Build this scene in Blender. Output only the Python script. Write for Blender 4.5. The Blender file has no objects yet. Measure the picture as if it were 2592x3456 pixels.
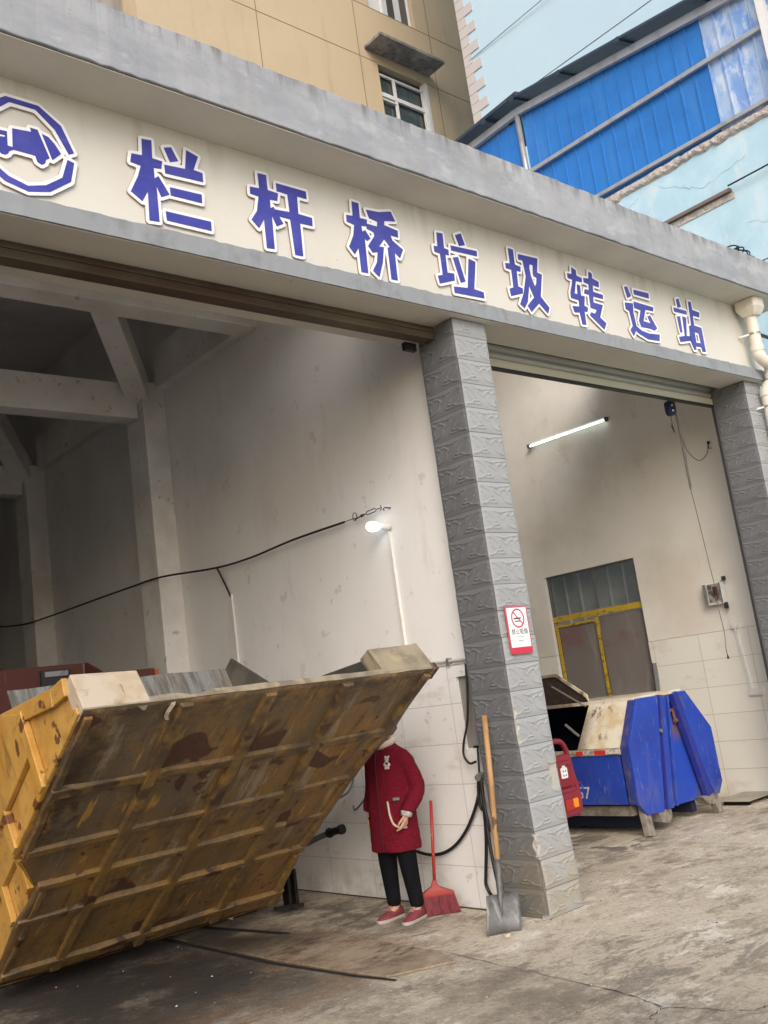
import bpy, bmesh, math, random
import numpy as np
from mathutils import Vector, Matrix
R = math.radians
random.seed(7)
scn = bpy.context.scene
# ---------------------------------------------------------------- camera
YAW, PITCH, ROLL, FPX = R(41.80137), R(10.63508), R(-7.82843), 3230.37
fw = Vector((math.sin(YAW)*math.cos(PITCH), math.cos(YAW)*math.cos(PITCH), math.sin(PITCH)))
rt = fw.cross(Vector((0, 0, 1))).normalized(); up = rt.cross(fw)
r2 = rt*math.cos(ROLL)+up*math.sin(ROLL); u2 = -rt*math.sin(ROLL)+up*math.cos(ROLL)
cam = bpy.data.cameras.new('camera'); camo = bpy.data.objects.new('camera', cam)
scn.collection.objects.link(camo); scn.camera = camo
camo.matrix_world = Matrix(((r2.x, u2.x, -fw.x, 0), (r2.y, u2.y, -fw.y, 0), (r2.z, u2.z, -fw.z, 1.7), (0, 0, 0, 1)))
cam.sensor_fit = 'HORIZONTAL'; cam.sensor_width = 36.0; cam.lens = FPX/2592*36
cam.clip_start = 0.05; cam.clip_end = 1000
# ---------------------------------------------------------------- light
SUN_EL, SUN_AZ = R(35), R(222)      # azimuth from +Y clockwise: soft light from the street, front left
w = bpy.data.worlds.new("World"); scn.world = w; w.use_nodes = True
nt = w.node_tree; nt.nodes.clear()
sky = nt.nodes.new('ShaderNodeTexSky'); sky.sky_type = 'NISHITA'; sky.sun_disc = False
sky.sun_elevation = SUN_EL; sky.sun_rotation = SUN_AZ
sky.air_density = 1.0; sky.dust_density = 3.0; sky.ozone_density = 0.6
bg = nt.nodes.new('ShaderNodeBackground'); bg.inputs['Strength'].default_value = 0.15
wo = nt.nodes.new('ShaderNodeOutputWorld')
nt.links.new(sky.outputs[0], bg.inputs['Color']); nt.links.new(bg.outputs[0], wo.inputs['Surface'])
sun = bpy.data.lights.new('sun', 'SUN'); sun.energy = 0.8; sun.angle = R(45); sun.color = (1, .99, .98)
suno = bpy.data.objects.new('sun', sun); scn.collection.objects.link(suno)
sd = Vector((math.sin(SUN_AZ)*math.cos(SUN_EL), math.cos(SUN_AZ)*math.cos(SUN_EL), math.sin(SUN_EL)))
suno.rotation_euler = sd.to_track_quat('Z', 'Y').to_euler()
scn.view_settings.view_transform = 'Standard'; scn.view_settings.look = 'None'
scn.view_settings.exposure = 0.62; scn.view_settings.gamma = 1
scn.cycles.use_denoising = True
scn.cycles.max_bounces = 8; scn.cycles.diffuse_bounces = 6

# ---------------------------------------------------------------- helpers
def S(r, g, b):
    f = lambda c: (c/255/12.92 if c/255 <= .04045 else ((c/255+.055)/1.055)**2.4)
    return (f(r), f(g), f(b))

def mat(name, base, rough=.75, metal=0., layers=(), bump=None, spec=.4, emis=None, tile=None, world=True, alpha=None, coat=0):
    """layers: dicts s=scale(s), lo, hi, c=colour, d=detail, a=amount, r=distortion, o=offset, axis=(i,lo,hi) limits the layer along a world axis"""
    m = bpy.data.materials.new(name); m.use_nodes = True
    t = m.node_tree; N = t.nodes; L = t.links
    b = N['Principled BSDF']
    b.inputs['Roughness'].default_value = rough; b.inputs['Metallic'].default_value = metal
    b.inputs['Specular IOR Level'].default_value = spec
    if coat: b.inputs['Coat Weight'].default_value = coat
    if world: co = N.new('ShaderNodeNewGeometry').outputs['Position']
    else: co = N.new('ShaderNodeTexCoord').outputs['Object']
    col = N.new('ShaderNodeRGB').outputs[0]; col.default_value = (*base, 1)
    sep = N.new('ShaderNodeSeparateXYZ'); L.new(co, sep.inputs[0])
    if tile:
        cb = N.new('ShaderNodeCombineXYZ')
        L.new(sep.outputs[tile['ax']], cb.inputs[0]); L.new(sep.outputs[2], cb.inputs[1])
        mp = N.new('ShaderNodeMapping'); mp.inputs['Location'].default_value = (tile['o'][0], tile['o'][1], 0); L.new(cb.outputs[0], mp.inputs[0])
        bt = N.new('ShaderNodeTexBrick'); L.new(mp.outputs[0], bt.inputs['Vector'])
        bt.offset = 0; bt.inputs['Scale'].default_value = 1; bt.inputs['Brick Width'].default_value = tile['w']; bt.inputs['Row Height'].default_value = tile['h']
        bt.inputs['Mortar Size'].default_value = tile.get('m', .003); bt.inputs['Mortar Smooth'].default_value = .2
        bt.inputs['Color1'].default_value = (*base, 1); bt.inputs['Color2'].default_value = (*[c*.93 for c in base], 1); bt.inputs['Mortar'].default_value = (*tile['c'], 1)
        col = bt.outputs['Color']; tfac = bt.outputs['Fac']
    for i, l in enumerate(layers):
        mp = N.new('ShaderNodeMapping'); s = l['s']; s = (s, s, s) if isinstance(s, (int, float)) else s
        mp.inputs['Scale'].default_value = s; mp.inputs['Location'].default_value = (i*3.7+l.get('o', 0), i*1.9, i*5.1); L.new(co, mp.inputs[0])
        if l.get('t') == 'v':
            n = N.new('ShaderNodeTexVoronoi'); n.inputs['Scale'].default_value = 1; L.new(mp.outputs[0], n.inputs['Vector']); fac = n.outputs['Distance']
        else:
            n = N.new('ShaderNodeTexNoise'); n.inputs['Scale'].default_value = 1; n.inputs['Detail'].default_value = l.get('d', 6)
            n.inputs['Roughness'].default_value = l.get('ro', .6); n.inputs['Distortion'].default_value = l.get('r', 0); L.new(mp.outputs[0], n.inputs['Vector']); fac = n.outputs['Fac']
        mr = N.new('ShaderNodeMapRange'); mr.interpolation_type = 'SMOOTHSTEP'; L.new(fac, mr.inputs['Value'])
        mr.inputs['From Min'].default_value = l['lo']; mr.inputs['From Max'].default_value = l['hi']; mr.inputs['To Max'].default_value = l.get('a', 1)
        f = mr.outputs[0]
        for (ax, lo, hi) in l.get('axis', ()):
            m2 = N.new('ShaderNodeMapRange'); m2.interpolation_type = 'SMOOTHSTEP'; L.new(sep.outputs[ax], m2.inputs['Value'])
            if lo > hi: m2.inputs['From Min'].default_value = hi; m2.inputs['From Max'].default_value = lo; m2.inputs['To Min'].default_value = 1; m2.inputs['To Max'].default_value = 0
            else: m2.inputs['From Min'].default_value = lo; m2.inputs['From Max'].default_value = hi
            mu = N.new('ShaderNodeMath'); mu.operation = 'MULTIPLY'; L.new(f, mu.inputs[0]); L.new(m2.outputs[0], mu.inputs[1]); f = mu.outputs[0]
        mx = N.new('ShaderNodeMix'); mx.data_type = 'RGBA'; L.new(f, mx.inputs['Factor']); L.new(col, mx.inputs['A']); mx.inputs['B'].default_value = (*l['c'], 1)
        col = mx.outputs['Result']
        if 'rough' in l:
            pass
    L.new(col, b.inputs['Base Color'])
    if bump:
        n = N.new('ShaderNodeTexNoise'); n.inputs['Detail'].default_value = 8; n.inputs['Roughness'].default_value = .65
        bs = bump[0]; mp = N.new('ShaderNodeMapping'); mp.inputs['Scale'].default_value = (bs, bs, bs) if isinstance(bs, (int, float)) else bs
        n.inputs['Scale'].default_value = 1; L.new(co, mp.inputs[0]); L.new(mp.outputs[0], n.inputs['Vector'])
        bp = N.new('ShaderNodeBump'); bp.inputs['Strength'].default_value = bump[1]; bp.inputs['Distance'].default_value = bump[2] if len(bump) > 2 else .01
        L.new(n.outputs['Fac'], bp.inputs['Height']); L.new(bp.outputs[0], b.inputs['Normal'])
        if tile:
            b2 = N.new('ShaderNodeBump'); b2.invert = True; b2.inputs['Strength'].default_value = .6; b2.inputs['Distance'].default_value = .003
            L.new(tfac, b2.inputs['Height']); L.new(bp.outputs[0], b2.inputs['Normal']); L.new(b2.outputs[0], b.inputs['Normal'])
    if emis:
        b.inputs['Emission Color'].default_value = (*emis[0], 1); b.inputs['Emission Strength'].default_value = emis[1]
    if alpha is not None:
        b.inputs['Alpha'].default_value = alpha
    return m

class MB:
    def __init__(s): s.v = []; s.f = []; s.mi = []; s.cur = 0
    def add(s, vs, fs):
        k = len(s.v); s.v += [tuple(v) for v in vs]; s.f += [tuple(i+k for i in f) for f in fs]; s.mi += [s.cur]*len(fs); return s
    def box(s, x0, x1, y0, y1, z0, z1):
        return s.add([(x0, y0, z0), (x1, y0, z0), (x1, y1, z0), (x0, y1, z0), (x0, y0, z1), (x1, y0, z1), (x1, y1, z1), (x0, y1, z1)],
                     [(0, 3, 2, 1), (4, 5, 6, 7), (0, 1, 5, 4), (1, 2, 6, 5), (2, 3, 7, 6), (3, 0, 4, 7)])
    def bar(s, p, q, wd, ht, upv=(0, 0, 1)):
        p, q = Vector(p), Vector(q); d = (q-p).normalized(); sd_ = d.cross(Vector(upv)).normalized(); u_ = sd_.cross(d)
        vs = []
        for c in (p, q):
            for a, b in ((-1, -1), (1, -1), (1, 1), (-1, 1)): vs.append(c+sd_*a*wd/2+u_*b*ht/2)
        return s.add(vs, [(0, 1, 2, 3), (7, 6, 5, 4), (0, 4, 5, 1), (1, 5, 6, 2), (2, 6, 7, 3), (3, 7, 4, 0)])
    def tube(s, pts, r, n=10, cap=True):
        pts = [Vector(p) for p in pts]; rs = r if isinstance(r, (list, tuple)) else [r]*len(pts)
        T = [(pts[min(i+1, len(pts)-1)]-pts[max(i-1, 0)]).normalized() for i in range(len(pts))]
        a = T[0].orthogonal().normalized(); rings = []
        for i, p in enumerate(pts):
            a = (a-T[i]*a.dot(T[i])).normalized(); b = T[i].cross(a)
            rings.append([p+(a*math.cos(2*math.pi*k/n)+b*math.sin(2*math.pi*k/n))*rs[i] for k in range(n)])
        fs = []
        for i in range(len(pts)-1):
            for k in range(n): fs.append((i*n+k, i*n+(k+1) % n, (i+1)*n+(k+1) % n, (i+1)*n+k))
        if cap: fs += [tuple(range(n))[::-1], tuple((len(pts)-1)*n+k for k in range(n))]
        return s.add(sum(rings, []), fs)
    def prism(s, poly, fn, a, b):
        """poly: 2-D outline, fn(u,v,w)->xyz, extruded from w=a to w=b"""
        n = len(poly); vs = [fn(u, v, a) for u, v in poly]+[fn(u, v, b) for u, v in poly]
        return s.add(vs, [tuple(range(n))[::-1], tuple(range(n, 2*n))]+[(i, (i+1) % n, n+(i+1) % n, n+i) for i in range(n)])
    def quad(s, a, b, c, d): return s.add([a, b, c, d], [(0, 1, 2, 3)])
    def loft(s, rings, cap=True):
        n = len(rings[0]); fs = []
        for i in range(len(rings)-1):
            for k in range(n): fs.append((i*n+k, i*n+(k+1) % n, (i+1)*n+(k+1) % n, (i+1)*n+k))
        if cap: fs += [tuple(range(n))[::-1], tuple((len(rings)-1)*n+k for k in range(n))]
        return s.add(sum([list(r) for r in rings], []), fs)
    def build(s, name, m, parent=None, local=False, bevel=0, smooth=False, sub=0):
        off = Vector((0, 0, 0))
        if parent is not None and not local:
            p = parent
            while p is not None: off += p.location; p = p.parent
        me = bpy.data.meshes.new(name); me.from_pydata([tuple(Vector(v)-off) for v in s.v], [], s.f)
        ms = m if isinstance(m, (list, tuple)) else [m]
        for x in ms: me.materials.append(x)
        if len(ms) > 1: me.polygons.foreach_set('material_index', s.mi)
        bm = bmesh.new(); bm.from_mesh(me); bmesh.ops.recalc_face_normals(bm, faces=bm.faces); bm.to_mesh(me); bm.free()
        if smooth: me.polygons.foreach_set('use_smooth', [True]*len(me.polygons))
        me.update()
        o = bpy.data.objects.new(name, me); scn.collection.objects.link(o)
        if parent is not None: o.parent = parent
        if bevel:
            md = o.modifiers.new('bevel', 'BEVEL'); md.width = bevel; md.segments = 2; md.limit_method = 'ANGLE'; md.angle_limit = R(40)
        if sub:
            md = o.modifiers.new('sub', 'SUBSURF'); md.levels = sub; md.render_levels = sub
        return o

def tag(o, label=None, cat=None, group=None, kind=None):
    if label: o['label'] = label
    if cat: o['category'] = cat
    if group: o['group'] = group
    if kind: o['kind'] = kind
    return o
def thing(name, label, cat, loc=(0, 0, 0), group=None, rx=0):
    o = bpy.data.objects.new(name, None); scn.collection.objects.link(o); o.location = loc; o.rotation_euler = (rx, 0, 0)
    o.empty_display_size = .1
    return tag(o, label, cat, group)
def bez(pts, n=8):
    """Catmull-Rom through the points"""
    P = [Vector(p) for p in pts]; P = [P[0]*2-P[1]]+P+[P[-1]*2-P[-2]]; out = []
    for i in range(1, len(P)-2):
        for k in range(n):
            t = k/n; a, b, c, d = P[i-1:i+3]
            out.append(.5*((2*b)+(c-a)*t+(2*a-5*b+4*c-d)*t*t+(3*b-a-3*c+d)*t**3))
    return out+[P[-2]]
def text_mesh(name, body, size, mw, m, parent=None, extrude=.001, align='CENTER'):
    cu = bpy.data.curves.new(name, 'FONT'); cu.body = body; cu.size = size; cu.align_x = align; cu.align_y = 'CENTER'; cu.extrude = extrude
    tmp = bpy.data.objects.new(name+'_tmp', cu); scn.collection.objects.link(tmp)
    dg = bpy.context.evaluated_depsgraph_get(); me = bpy.data.meshes.new_from_object(tmp.evaluated_get(dg))
    bpy.data.objects.remove(tmp); bpy.data.curves.remove(cu)
    me.transform(mw); me.materials.clear(); me.materials.append(m)
    o = bpy.data.objects.new(name, me); scn.collection.objects.link(o)
    if parent is not None:
        off = Vector((0, 0, 0)); p = parent
        while p is not None: off += p.location; p = p.parent
        me.transform(Matrix.Translation(-off)); o.parent = parent
    return o

# signed distance of polygons on a grid and its level line (for the lettering and its white backing)
def poly_sdf(poly, X, Y):
    P = np.array(poly, float); n = len(P); d = np.full(X.shape, 1e9); ins = np.zeros(X.shape, bool)
    for i in range(n):
        a, b = P[i], P[(i+1) % n]; e = b-a; l = max(e@e, 1e-9)
        t = np.clip(((X-a[0])*e[0]+(Y-a[1])*e[1])/l, 0, 1)
        d = np.minimum(d, np.hypot(X-a[0]-t*e[0], Y-a[1]-t*e[1]))
        c = ((a[1] > Y) != (b[1] > Y)); xi = a[0]+(Y-a[1])*e[0]/(e[1] if abs(e[1]) > 1e-9 else 1e-9)
        ins ^= c & (X < xi)
    return np.where(ins, -d, d)
def level_lines(D, xs, ys, lev):
    D = D-lev; D = np.where(D == 0, 1e-6, D); seg = {}; ny, nx = D.shape
    def pt(i, j, k, l):
        a, b = D[i, j], D[k, l]; t = a/(a-b); return (xs[j]+(xs[l]-xs[j])*t, ys[i]+(ys[k]-ys[i])*t)
    pos = {}
    def ek(i, j, k, l):
        key = ((i, j), (k, l)) if (i, j) < (k, l) else ((k, l), (i, j))
        if key not in pos: pos[key] = pt(*key[0], *key[1])
        return key
    nb = {}
    for i in range(ny-1):
        for j in range(nx-1):
            q = [(i, j), (i, j+1), (i+1, j+1), (i+1, j)]; s_ = [D[c] < 0 for c in q]
            if all(s_) or not any(s_): continue
            es = [ek(*q[a], *q[(a+1) % 4]) for a in range(4) if s_[a] != s_[(a+1) % 4]]
            if len(es) == 4 and not s_[0]: es = es[1:]+es[:1]
            for a in range(0, len(es), 2): nb.setdefault(es[a], []).append(es[a+1]); nb.setdefault(es[a+1], []).append(es[a])
    loops = []; seen = set()
    for k0 in nb:
        if k0 in seen: continue
        lp = [k0]; seen.add(k0); c = k0
        while True:
            nx_ = [z for z in nb[c] if z not in seen]
            if not nx_: break
            c = nx_[0]; seen.add(c); lp.append(c)
        if len(lp) > 5: loops.append([pos[z] for z in lp])
    return loops
def thin(lp, tol):
    lp = np.array(lp)
    def rdp(a, b):
        if b <= a+1: return [a]
        p, q = lp[a], lp[b]; e = q-p; l = np.hypot(*e)+1e-9; d = np.abs((lp[a+1:b, 0]-p[0])*e[1]-(lp[a+1:b, 1]-p[1])*e[0])/l
        k = int(d.argmax())
        if d[k] < tol: return [a]
        return rdp(a, a+1+k)+rdp(a+1+k, b)
    h = len(lp)//2
    return [tuple(lp[i]) for i in rdp(0, h)+rdp(h, len(lp)-1)+[len(lp)-1]]
def plate(name, loops, y0, y1, m, parent):
    """flat cut-out with holes, outline in (x,z) metres, from depth y0 (front) to y1"""
    cu = bpy.data.curves.new(name, 'CURVE'); cu.dimensions = '2D'; cu.fill_mode = 'BOTH'; cu.extrude = (y1-y0)/2
    for lp in loops:
        sp = cu.splines.new('POLY'); sp.points.add(len(lp)-1); sp.use_cyclic_u = True
        for p, c in zip(sp.points, lp): p.co = (c[0], c[1], 0, 1)
    tmp = bpy.data.objects.new(name+'_tmp', cu); scn.collection.objects.link(tmp)
    dg = bpy.context.evaluated_depsgraph_get(); me = bpy.data.meshes.new_from_object(tmp.evaluated_get(dg))
    bpy.data.objects.remove(tmp); bpy.data.curves.remove(cu)
    me.transform(Matrix(((1, 0, 0, 0), (0, 0, -1, (y0+y1)/2), (0, 1, 0, 0), (0, 0, 0, 1))))
    me.materials.clear(); me.materials.append(m)
    o = bpy.data.objects.new(name, me); scn.collection.objects.link(o)
    if parent is not None: me.transform(Matrix.Translation(-parent.location)); o.parent = parent
    return o
# ---------------------------------------------------------------- materials
STAIN = dict(s=(1.2, 1.2, .5), lo=.5, hi=.8, c=S(120, 112, 100), a=.35)
CREAM = mat('cream_paint', (.64, .62, .565), .8, layers=[dict(s=.9, lo=.4, hi=.75, c=(.57, .545, .485), a=.7), dict(s=(7, 7, .7), lo=.5, hi=.75, c=(.4, .37, .32), a=.5, axis=((2, 4.95, 5.4),)), dict(s=14, lo=.68, hi=.74, c=(.3, .26, .2), a=.5)], bump=(18, .15))
SOFFIT = mat('soffit_paint', (.56, .53, .46), .85, layers=[dict(s=1.1, lo=.4, hi=.8, c=(.42, .39, .34), a=.7), dict(s=9, lo=.7, hi=.75, c=(.2, .16, .12), a=.6)], bump=(14, .2))
CEMENT = mat('grey_cement_paint', (.35, .362, .385), .8, layers=[
    dict(s=(.9, 2, 2.2), lo=.4, hi=.62, c=(.25, .265, .295), a=.85, d=9, ro=.7), dict(s=(2.6, 4, 5), lo=.5, hi=.68, c=(.46, .47, .49), a=.6, d=9, ro=.7), dict(s=(5, 4, 1.1), lo=.5, hi=.7, c=(.30, .30, .30), a=.6, o=5, d=9),
    dict(s=(13, 9, 1.3), lo=.44, hi=.66, c=(.14, .137, .13), a=.8, d=9, axis=((2, 5.62, 5.8),)), dict(s=(30, 30, 40), lo=.6, hi=.72, c=(.2, .205, .21), a=.5)], bump=(22, .3, .006))
BAND = mat('grey_band_paint', (.265, .28, .30), .8, layers=[dict(s=(2.2, 2, 6), lo=.5, hi=.7, c=(.29, .305, .33), a=.6), dict(s=6, lo=.5, hi=.7, c=(.16, .17, .18), a=.5)], bump=(16, .3))
LWALL = mat('left_bay_plaster', (.78, .775, .77), .85, layers=[dict(s=(2.2, 2.2, .6), lo=.54, hi=.72, c=(.56, .53, .5), a=.5, d=10, ro=.75, o=19), dict(s=(5, 5, 5), lo=.63, hi=.67, c=(.5, .47, .44), a=.5, d=8, o=23), dict(s=.55, lo=.42, hi=.7, c=(.68, .665, .645), a=.6), dict(s=(.9, .9, .5), lo=.5, hi=.75, c=(.48, .45, .43), a=.4, o=4, axis=((1, 6.2, 7.8),)), dict(s=(.5, .5, .35), lo=.3, hi=.6, c=(.46, .44, .425), a=.5, o=8, axis=((2, 2.6, 4.6), (1, 6.4, 8.6))),
    dict(s=30, lo=.72, hi=.76, c=(.2, .17, .15), a=.6)], bump=(9, .15))
DARKW = mat('sooty_plaster', (.8, .78, .76), .9, layers=[dict(s=.7, lo=.4, hi=.7, c=(.66, .64, .62), a=.8), dict(s=(2, 2, 1), lo=.58, hi=.7, c=(.12, .11, .1), a=.6)], bump=(8, .2))
RWALL = mat('right_bay_plaster', (.76, .74, .70), .85, layers=[dict(s=(2.2, 2.2, .7), lo=.55, hi=.74, c=(.55, .49, .41), a=.45, d=10, ro=.75, o=19), dict(s=.6, lo=.42, hi=.75, c=(.5, .45, .37), a=.6), dict(s=1.6, lo=.58, hi=.72, c=(.42, .36, .29), a=.45, o=2, axis=((2, 3.0, 4.4),)), dict(s=26, lo=.72, hi=.76, c=(.25, .2, .15), a=.5)], bump=(10, .12))
LTILE = mat('white_wall_tile', (.80, .795, .79), .32, tile=dict(ax=1, w=.62, h=.3093, c=(.5, .44, .42), o=(.02, 0)), layers=[dict(s=(2, 2, 6), lo=.56, hi=.72, c=(.55, .5, .47), a=.6), dict(s=2.4, lo=.42, hi=.7, c=(.36, .32, .28), a=.7, d=10, ro=.75, axis=((2, .55, 0),)), dict(s=(3, 3, .8), lo=.56, hi=.7, c=(.5, .44, .4), a=.5, d=10, ro=.75, o=17), dict(s=(2, 9, 9), lo=.62, hi=.66, c=(.45, .4, .37), a=.45, d=8, o=11), dict(s=24, lo=.7, hi=.74, c=(.3, .25, .2), a=.6)], bump=(3, .04))
RTILE = mat('cream_wall_tile', (.76, .745, .69), .35, tile=dict(ax=1, w=.64, h=.314, c=(.42, .4, .35), o=(.1, 0)), layers=[dict(s=(2, 2, 4), lo=.54, hi=.72, c=(.52, .46, .37), a=.55), dict(s=2.4, lo=.55, hi=.8, c=(.45, .42, .36), a=.6, axis=((2, .5, 0),))], bump=(3, .04))
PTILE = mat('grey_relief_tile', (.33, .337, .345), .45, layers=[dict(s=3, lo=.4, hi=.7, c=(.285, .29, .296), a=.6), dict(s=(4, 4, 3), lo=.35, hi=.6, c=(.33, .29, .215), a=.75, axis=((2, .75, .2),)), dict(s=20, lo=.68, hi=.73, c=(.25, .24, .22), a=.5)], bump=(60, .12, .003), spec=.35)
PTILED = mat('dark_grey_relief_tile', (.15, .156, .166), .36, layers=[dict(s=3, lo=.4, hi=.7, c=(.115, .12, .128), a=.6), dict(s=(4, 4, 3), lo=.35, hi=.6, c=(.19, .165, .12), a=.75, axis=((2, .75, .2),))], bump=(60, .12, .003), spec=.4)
MORTAR = mat('bare_mortar', (.42, .40, .36), .9, layers=[dict(s=30, lo=.5, hi=.7, c=(.4, .37, .32), a=.7)], bump=(60, .5))
RUST = mat('rusty_steel', (.095, .078, .055), .75, .2, layers=[dict(s=(1.4, 1.4, 6), lo=.45, hi=.6, c=(.075, .042, .026), a=.8), dict(s=(.8, .8, 3), lo=.5, hi=.7, c=(.2, .145, .075), a=.6)], bump=(40, .3))
BLACK = mat('black_rubber', (.012, .012, .013), .45)
DARK = mat('dark_gap', (.012, .01, .009), .9)
WHITEP = mat('white_plastic', (.7, .7, .68), .35, layers=[dict(s=8, lo=.5, hi=.8, c=(.55, .53, .48), a=.5)])
PVC = mat('cream_pvc', (.66, .62, .54), .4, layers=[dict(s=(6, 6, 2), lo=.5, hi=.7, c=(.5, .44, .35), a=.6)])
STEEL = mat('grey_steel', (.34, .34, .34), .45, .7, layers=[dict(s=12, lo=.5, hi=.7, c=(.2, .18, .16), a=.7)])
SHUT = mat('shutter_paint', (.44, .43, .38), .5, .1, layers=[dict(s=(.8, .8, 6), lo=.45, hi=.7, c=(.34, .33, .29), a=.7)])
SHUTB = mat('shutter_bottom_bar', (.55, .53, .43), .5, .1)
SIGNW = mat('sign_white', (.86, .86, .87), .45, layers=[dict(s=5, lo=.5, hi=.8, c=(.74, .72, .7), a=.5)])
SIGNE = mat('sign_edge', (.36, .29, .26), .7)
SIGNB = mat('sign_blue', (.05, .055, .32), .32, layers=[dict(s=4, lo=.42, hi=.65, c=(.085, .08, .38), a=.7), dict(s=(5, 5, 40), lo=.6, hi=.7, c=(.1, .12, .5), a=.4)], bump=(7, .12))
GROUND = mat('stained_shaded_concrete', (.55, .475, .37), .9, layers=[
    dict(s=.5, lo=.40, hi=.64, c=(.43, .365, .275), a=.8, d=10, ro=.7), dict(s=(2.2, 3.0, 1), lo=.48, hi=.60, c=(.255, .205, .145), a=.8, d=12, ro=.8, r=.3), dict(s=(1.7, 2.4, 1), lo=.53, hi=.61, c=(.72, .66, .56), a=.85, d=12, ro=.78, o=9),
    dict(s=(6, 10, 1), lo=.53, hi=.62, c=(.28, .235, .18), a=.5, d=12, ro=.8), dict(s=(8, 13, 1), lo=.56, hi=.64, c=(.66, .6, .5), a=.5, d=12, ro=.8, o=4),
    dict(s=(.9, 2.2, 1), lo=.55, hi=.6, c=(.17, .145, .115), a=.7, d=12, ro=.8, r=.5, o=14),
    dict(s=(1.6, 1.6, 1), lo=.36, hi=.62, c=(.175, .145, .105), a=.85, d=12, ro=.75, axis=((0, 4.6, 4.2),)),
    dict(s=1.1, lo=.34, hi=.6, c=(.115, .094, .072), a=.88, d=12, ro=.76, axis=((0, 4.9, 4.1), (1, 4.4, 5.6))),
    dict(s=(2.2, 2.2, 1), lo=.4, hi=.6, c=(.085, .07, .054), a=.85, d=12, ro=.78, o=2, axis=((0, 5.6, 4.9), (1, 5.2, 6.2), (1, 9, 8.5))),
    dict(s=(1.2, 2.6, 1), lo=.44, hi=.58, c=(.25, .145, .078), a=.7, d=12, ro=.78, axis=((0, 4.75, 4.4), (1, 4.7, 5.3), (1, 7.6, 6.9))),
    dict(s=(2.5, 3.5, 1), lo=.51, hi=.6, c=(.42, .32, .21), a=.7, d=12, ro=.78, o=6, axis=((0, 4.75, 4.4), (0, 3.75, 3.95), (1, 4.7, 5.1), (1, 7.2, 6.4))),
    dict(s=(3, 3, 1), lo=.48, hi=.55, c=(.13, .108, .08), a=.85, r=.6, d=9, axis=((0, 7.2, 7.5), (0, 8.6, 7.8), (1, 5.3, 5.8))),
    dict(s=38, lo=.55, hi=.66, c=(.15, .125, .1), a=.6, d=5, ro=.7), dict(s=46, lo=.57, hi=.67, c=(.58, .54, .47), a=.5, d=5, ro=.7, o=5),
    dict(s=1.8, lo=.26, hi=.52, c=(.022, .019, .017), a=.9, d=10, ro=.74, axis=((0, 4.25, 3.5), (1, 4.6, 6.0)))], bump=(18, .8, .02))  # last layer paints the dark shadow under the hopper into the ground colour

# ---------------------------------------------------------------- ground
g = MB()
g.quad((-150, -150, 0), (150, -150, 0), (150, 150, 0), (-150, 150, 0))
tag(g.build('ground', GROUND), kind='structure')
def ribbon(mb, pts, wds, z=.004):
    pts = [Vector((*p, z)) for p in pts]; n = len(pts); L_, R_ = [], []
    for i, p in enumerate(pts):
        d = (pts[min(i+1, n-1)]-pts[max(i-1, 0)]).normalized(); s_ = Vector((-d.y, d.x, 0)); wd = wds[i] if isinstance(wds, (list, tuple)) else wds
        L_.append(p+s_*wd/2); R_.append(p-s_*wd/2)
    mb.add(L_+R_, [(i, i+1, n+i+1, n+i) for i in range(n-1)])
def jag(pts, amp=.012, n=7, seed=1):
    rd_ = random.Random(seed); out = []
    for a, b in zip(pts[:-1], pts[1:]):
        for k in range(n): t = k/n; out.append((a[0]+(b[0]-a[0])*t+rd_.uniform(-amp, amp), a[1]+(b[1]-a[1])*t+rd_.uniform(-amp, amp)))
    return out+[pts[-1]]
rdc = random.Random(4); c = MB()
for pts, amp in (([(3.86, 2.75), (3.98, 3.0), (4.06, 3.13), (4.19, 3.14), (4.29, 2.86), (4.345, 2.73), (4.46, 2.69), (4.7, 2.6), (4.9, 2.35)], .014), ([(4.46, 5.0), (4.39, 4.46), (4.34, 3.9), (4.28, 3.42), (4.2, 3.15)], .008), ([(5.25, 4.88), (5.33, 4.80), (5.42, 4.785), (5.5, 4.8)], .006)):
    q = jag(pts, amp); ribbon(c, q, [abs(rdc.gauss(0, .004))+.001 for _ in q])
tag(c.build('ground_crack', DARK), kind='structure')
c = MB(); ribbon(c, [(4.13, 7.73), (4.31, 6.57)], .085); ribbon(c, [(3.79, 7.9), (3.79, 7.0), (3.78, 6.0), (3.846, 5.16), (3.9, 4.83)], [.05, .045, .04, .035, .03])
tag(c.build('floor_groove', DARK), kind='structure')
c = MB(); ribbon(c, [(5.40, 8.6), (5.40, 5.24)], .05, .004)
tag(c.build('floor_edge_joint', mat('joint_dirt', (.06, .045, .03), .9)), kind='structure')

pl_ = MB(); pl_.prism([(3.83, 7.6), (3.82, 6.0), (3.88, 5.16), (3.91, 4.92), (4.31, 4.735), (4.42, 4.98), (4.44, 6.2), (4.245, 6.6), (4.08, 7.6)], lambda u, v, w_: (u, v, w_), .004, .016)
tag(pl_.build('floor_plate', mat('rusty_floor_plate', (.33, .265, .185), .7, .1, layers=[dict(s=(2, 3, 1), lo=.4, hi=.62, c=(.14, .085, .05), a=.85, d=12, ro=.78), dict(s=(4, 7, 1), lo=.5, hi=.64, c=(.42, .35, .25), a=.7, d=12, ro=.8, o=4), dict(s=(2, 3, 1), lo=.52, hi=.62, c=(.07, .05, .038), a=.85, d=12, ro=.8, o=9), dict(s=1.5, lo=.35, hi=.55, c=(.04, .032, .026), a=.9, d=10, axis=((1, 5.9, 6.8),))], bump=(25, .5))), 'rusty brown steel plate laid flat on the floor in front of the hopper', 'steel plate')

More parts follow.
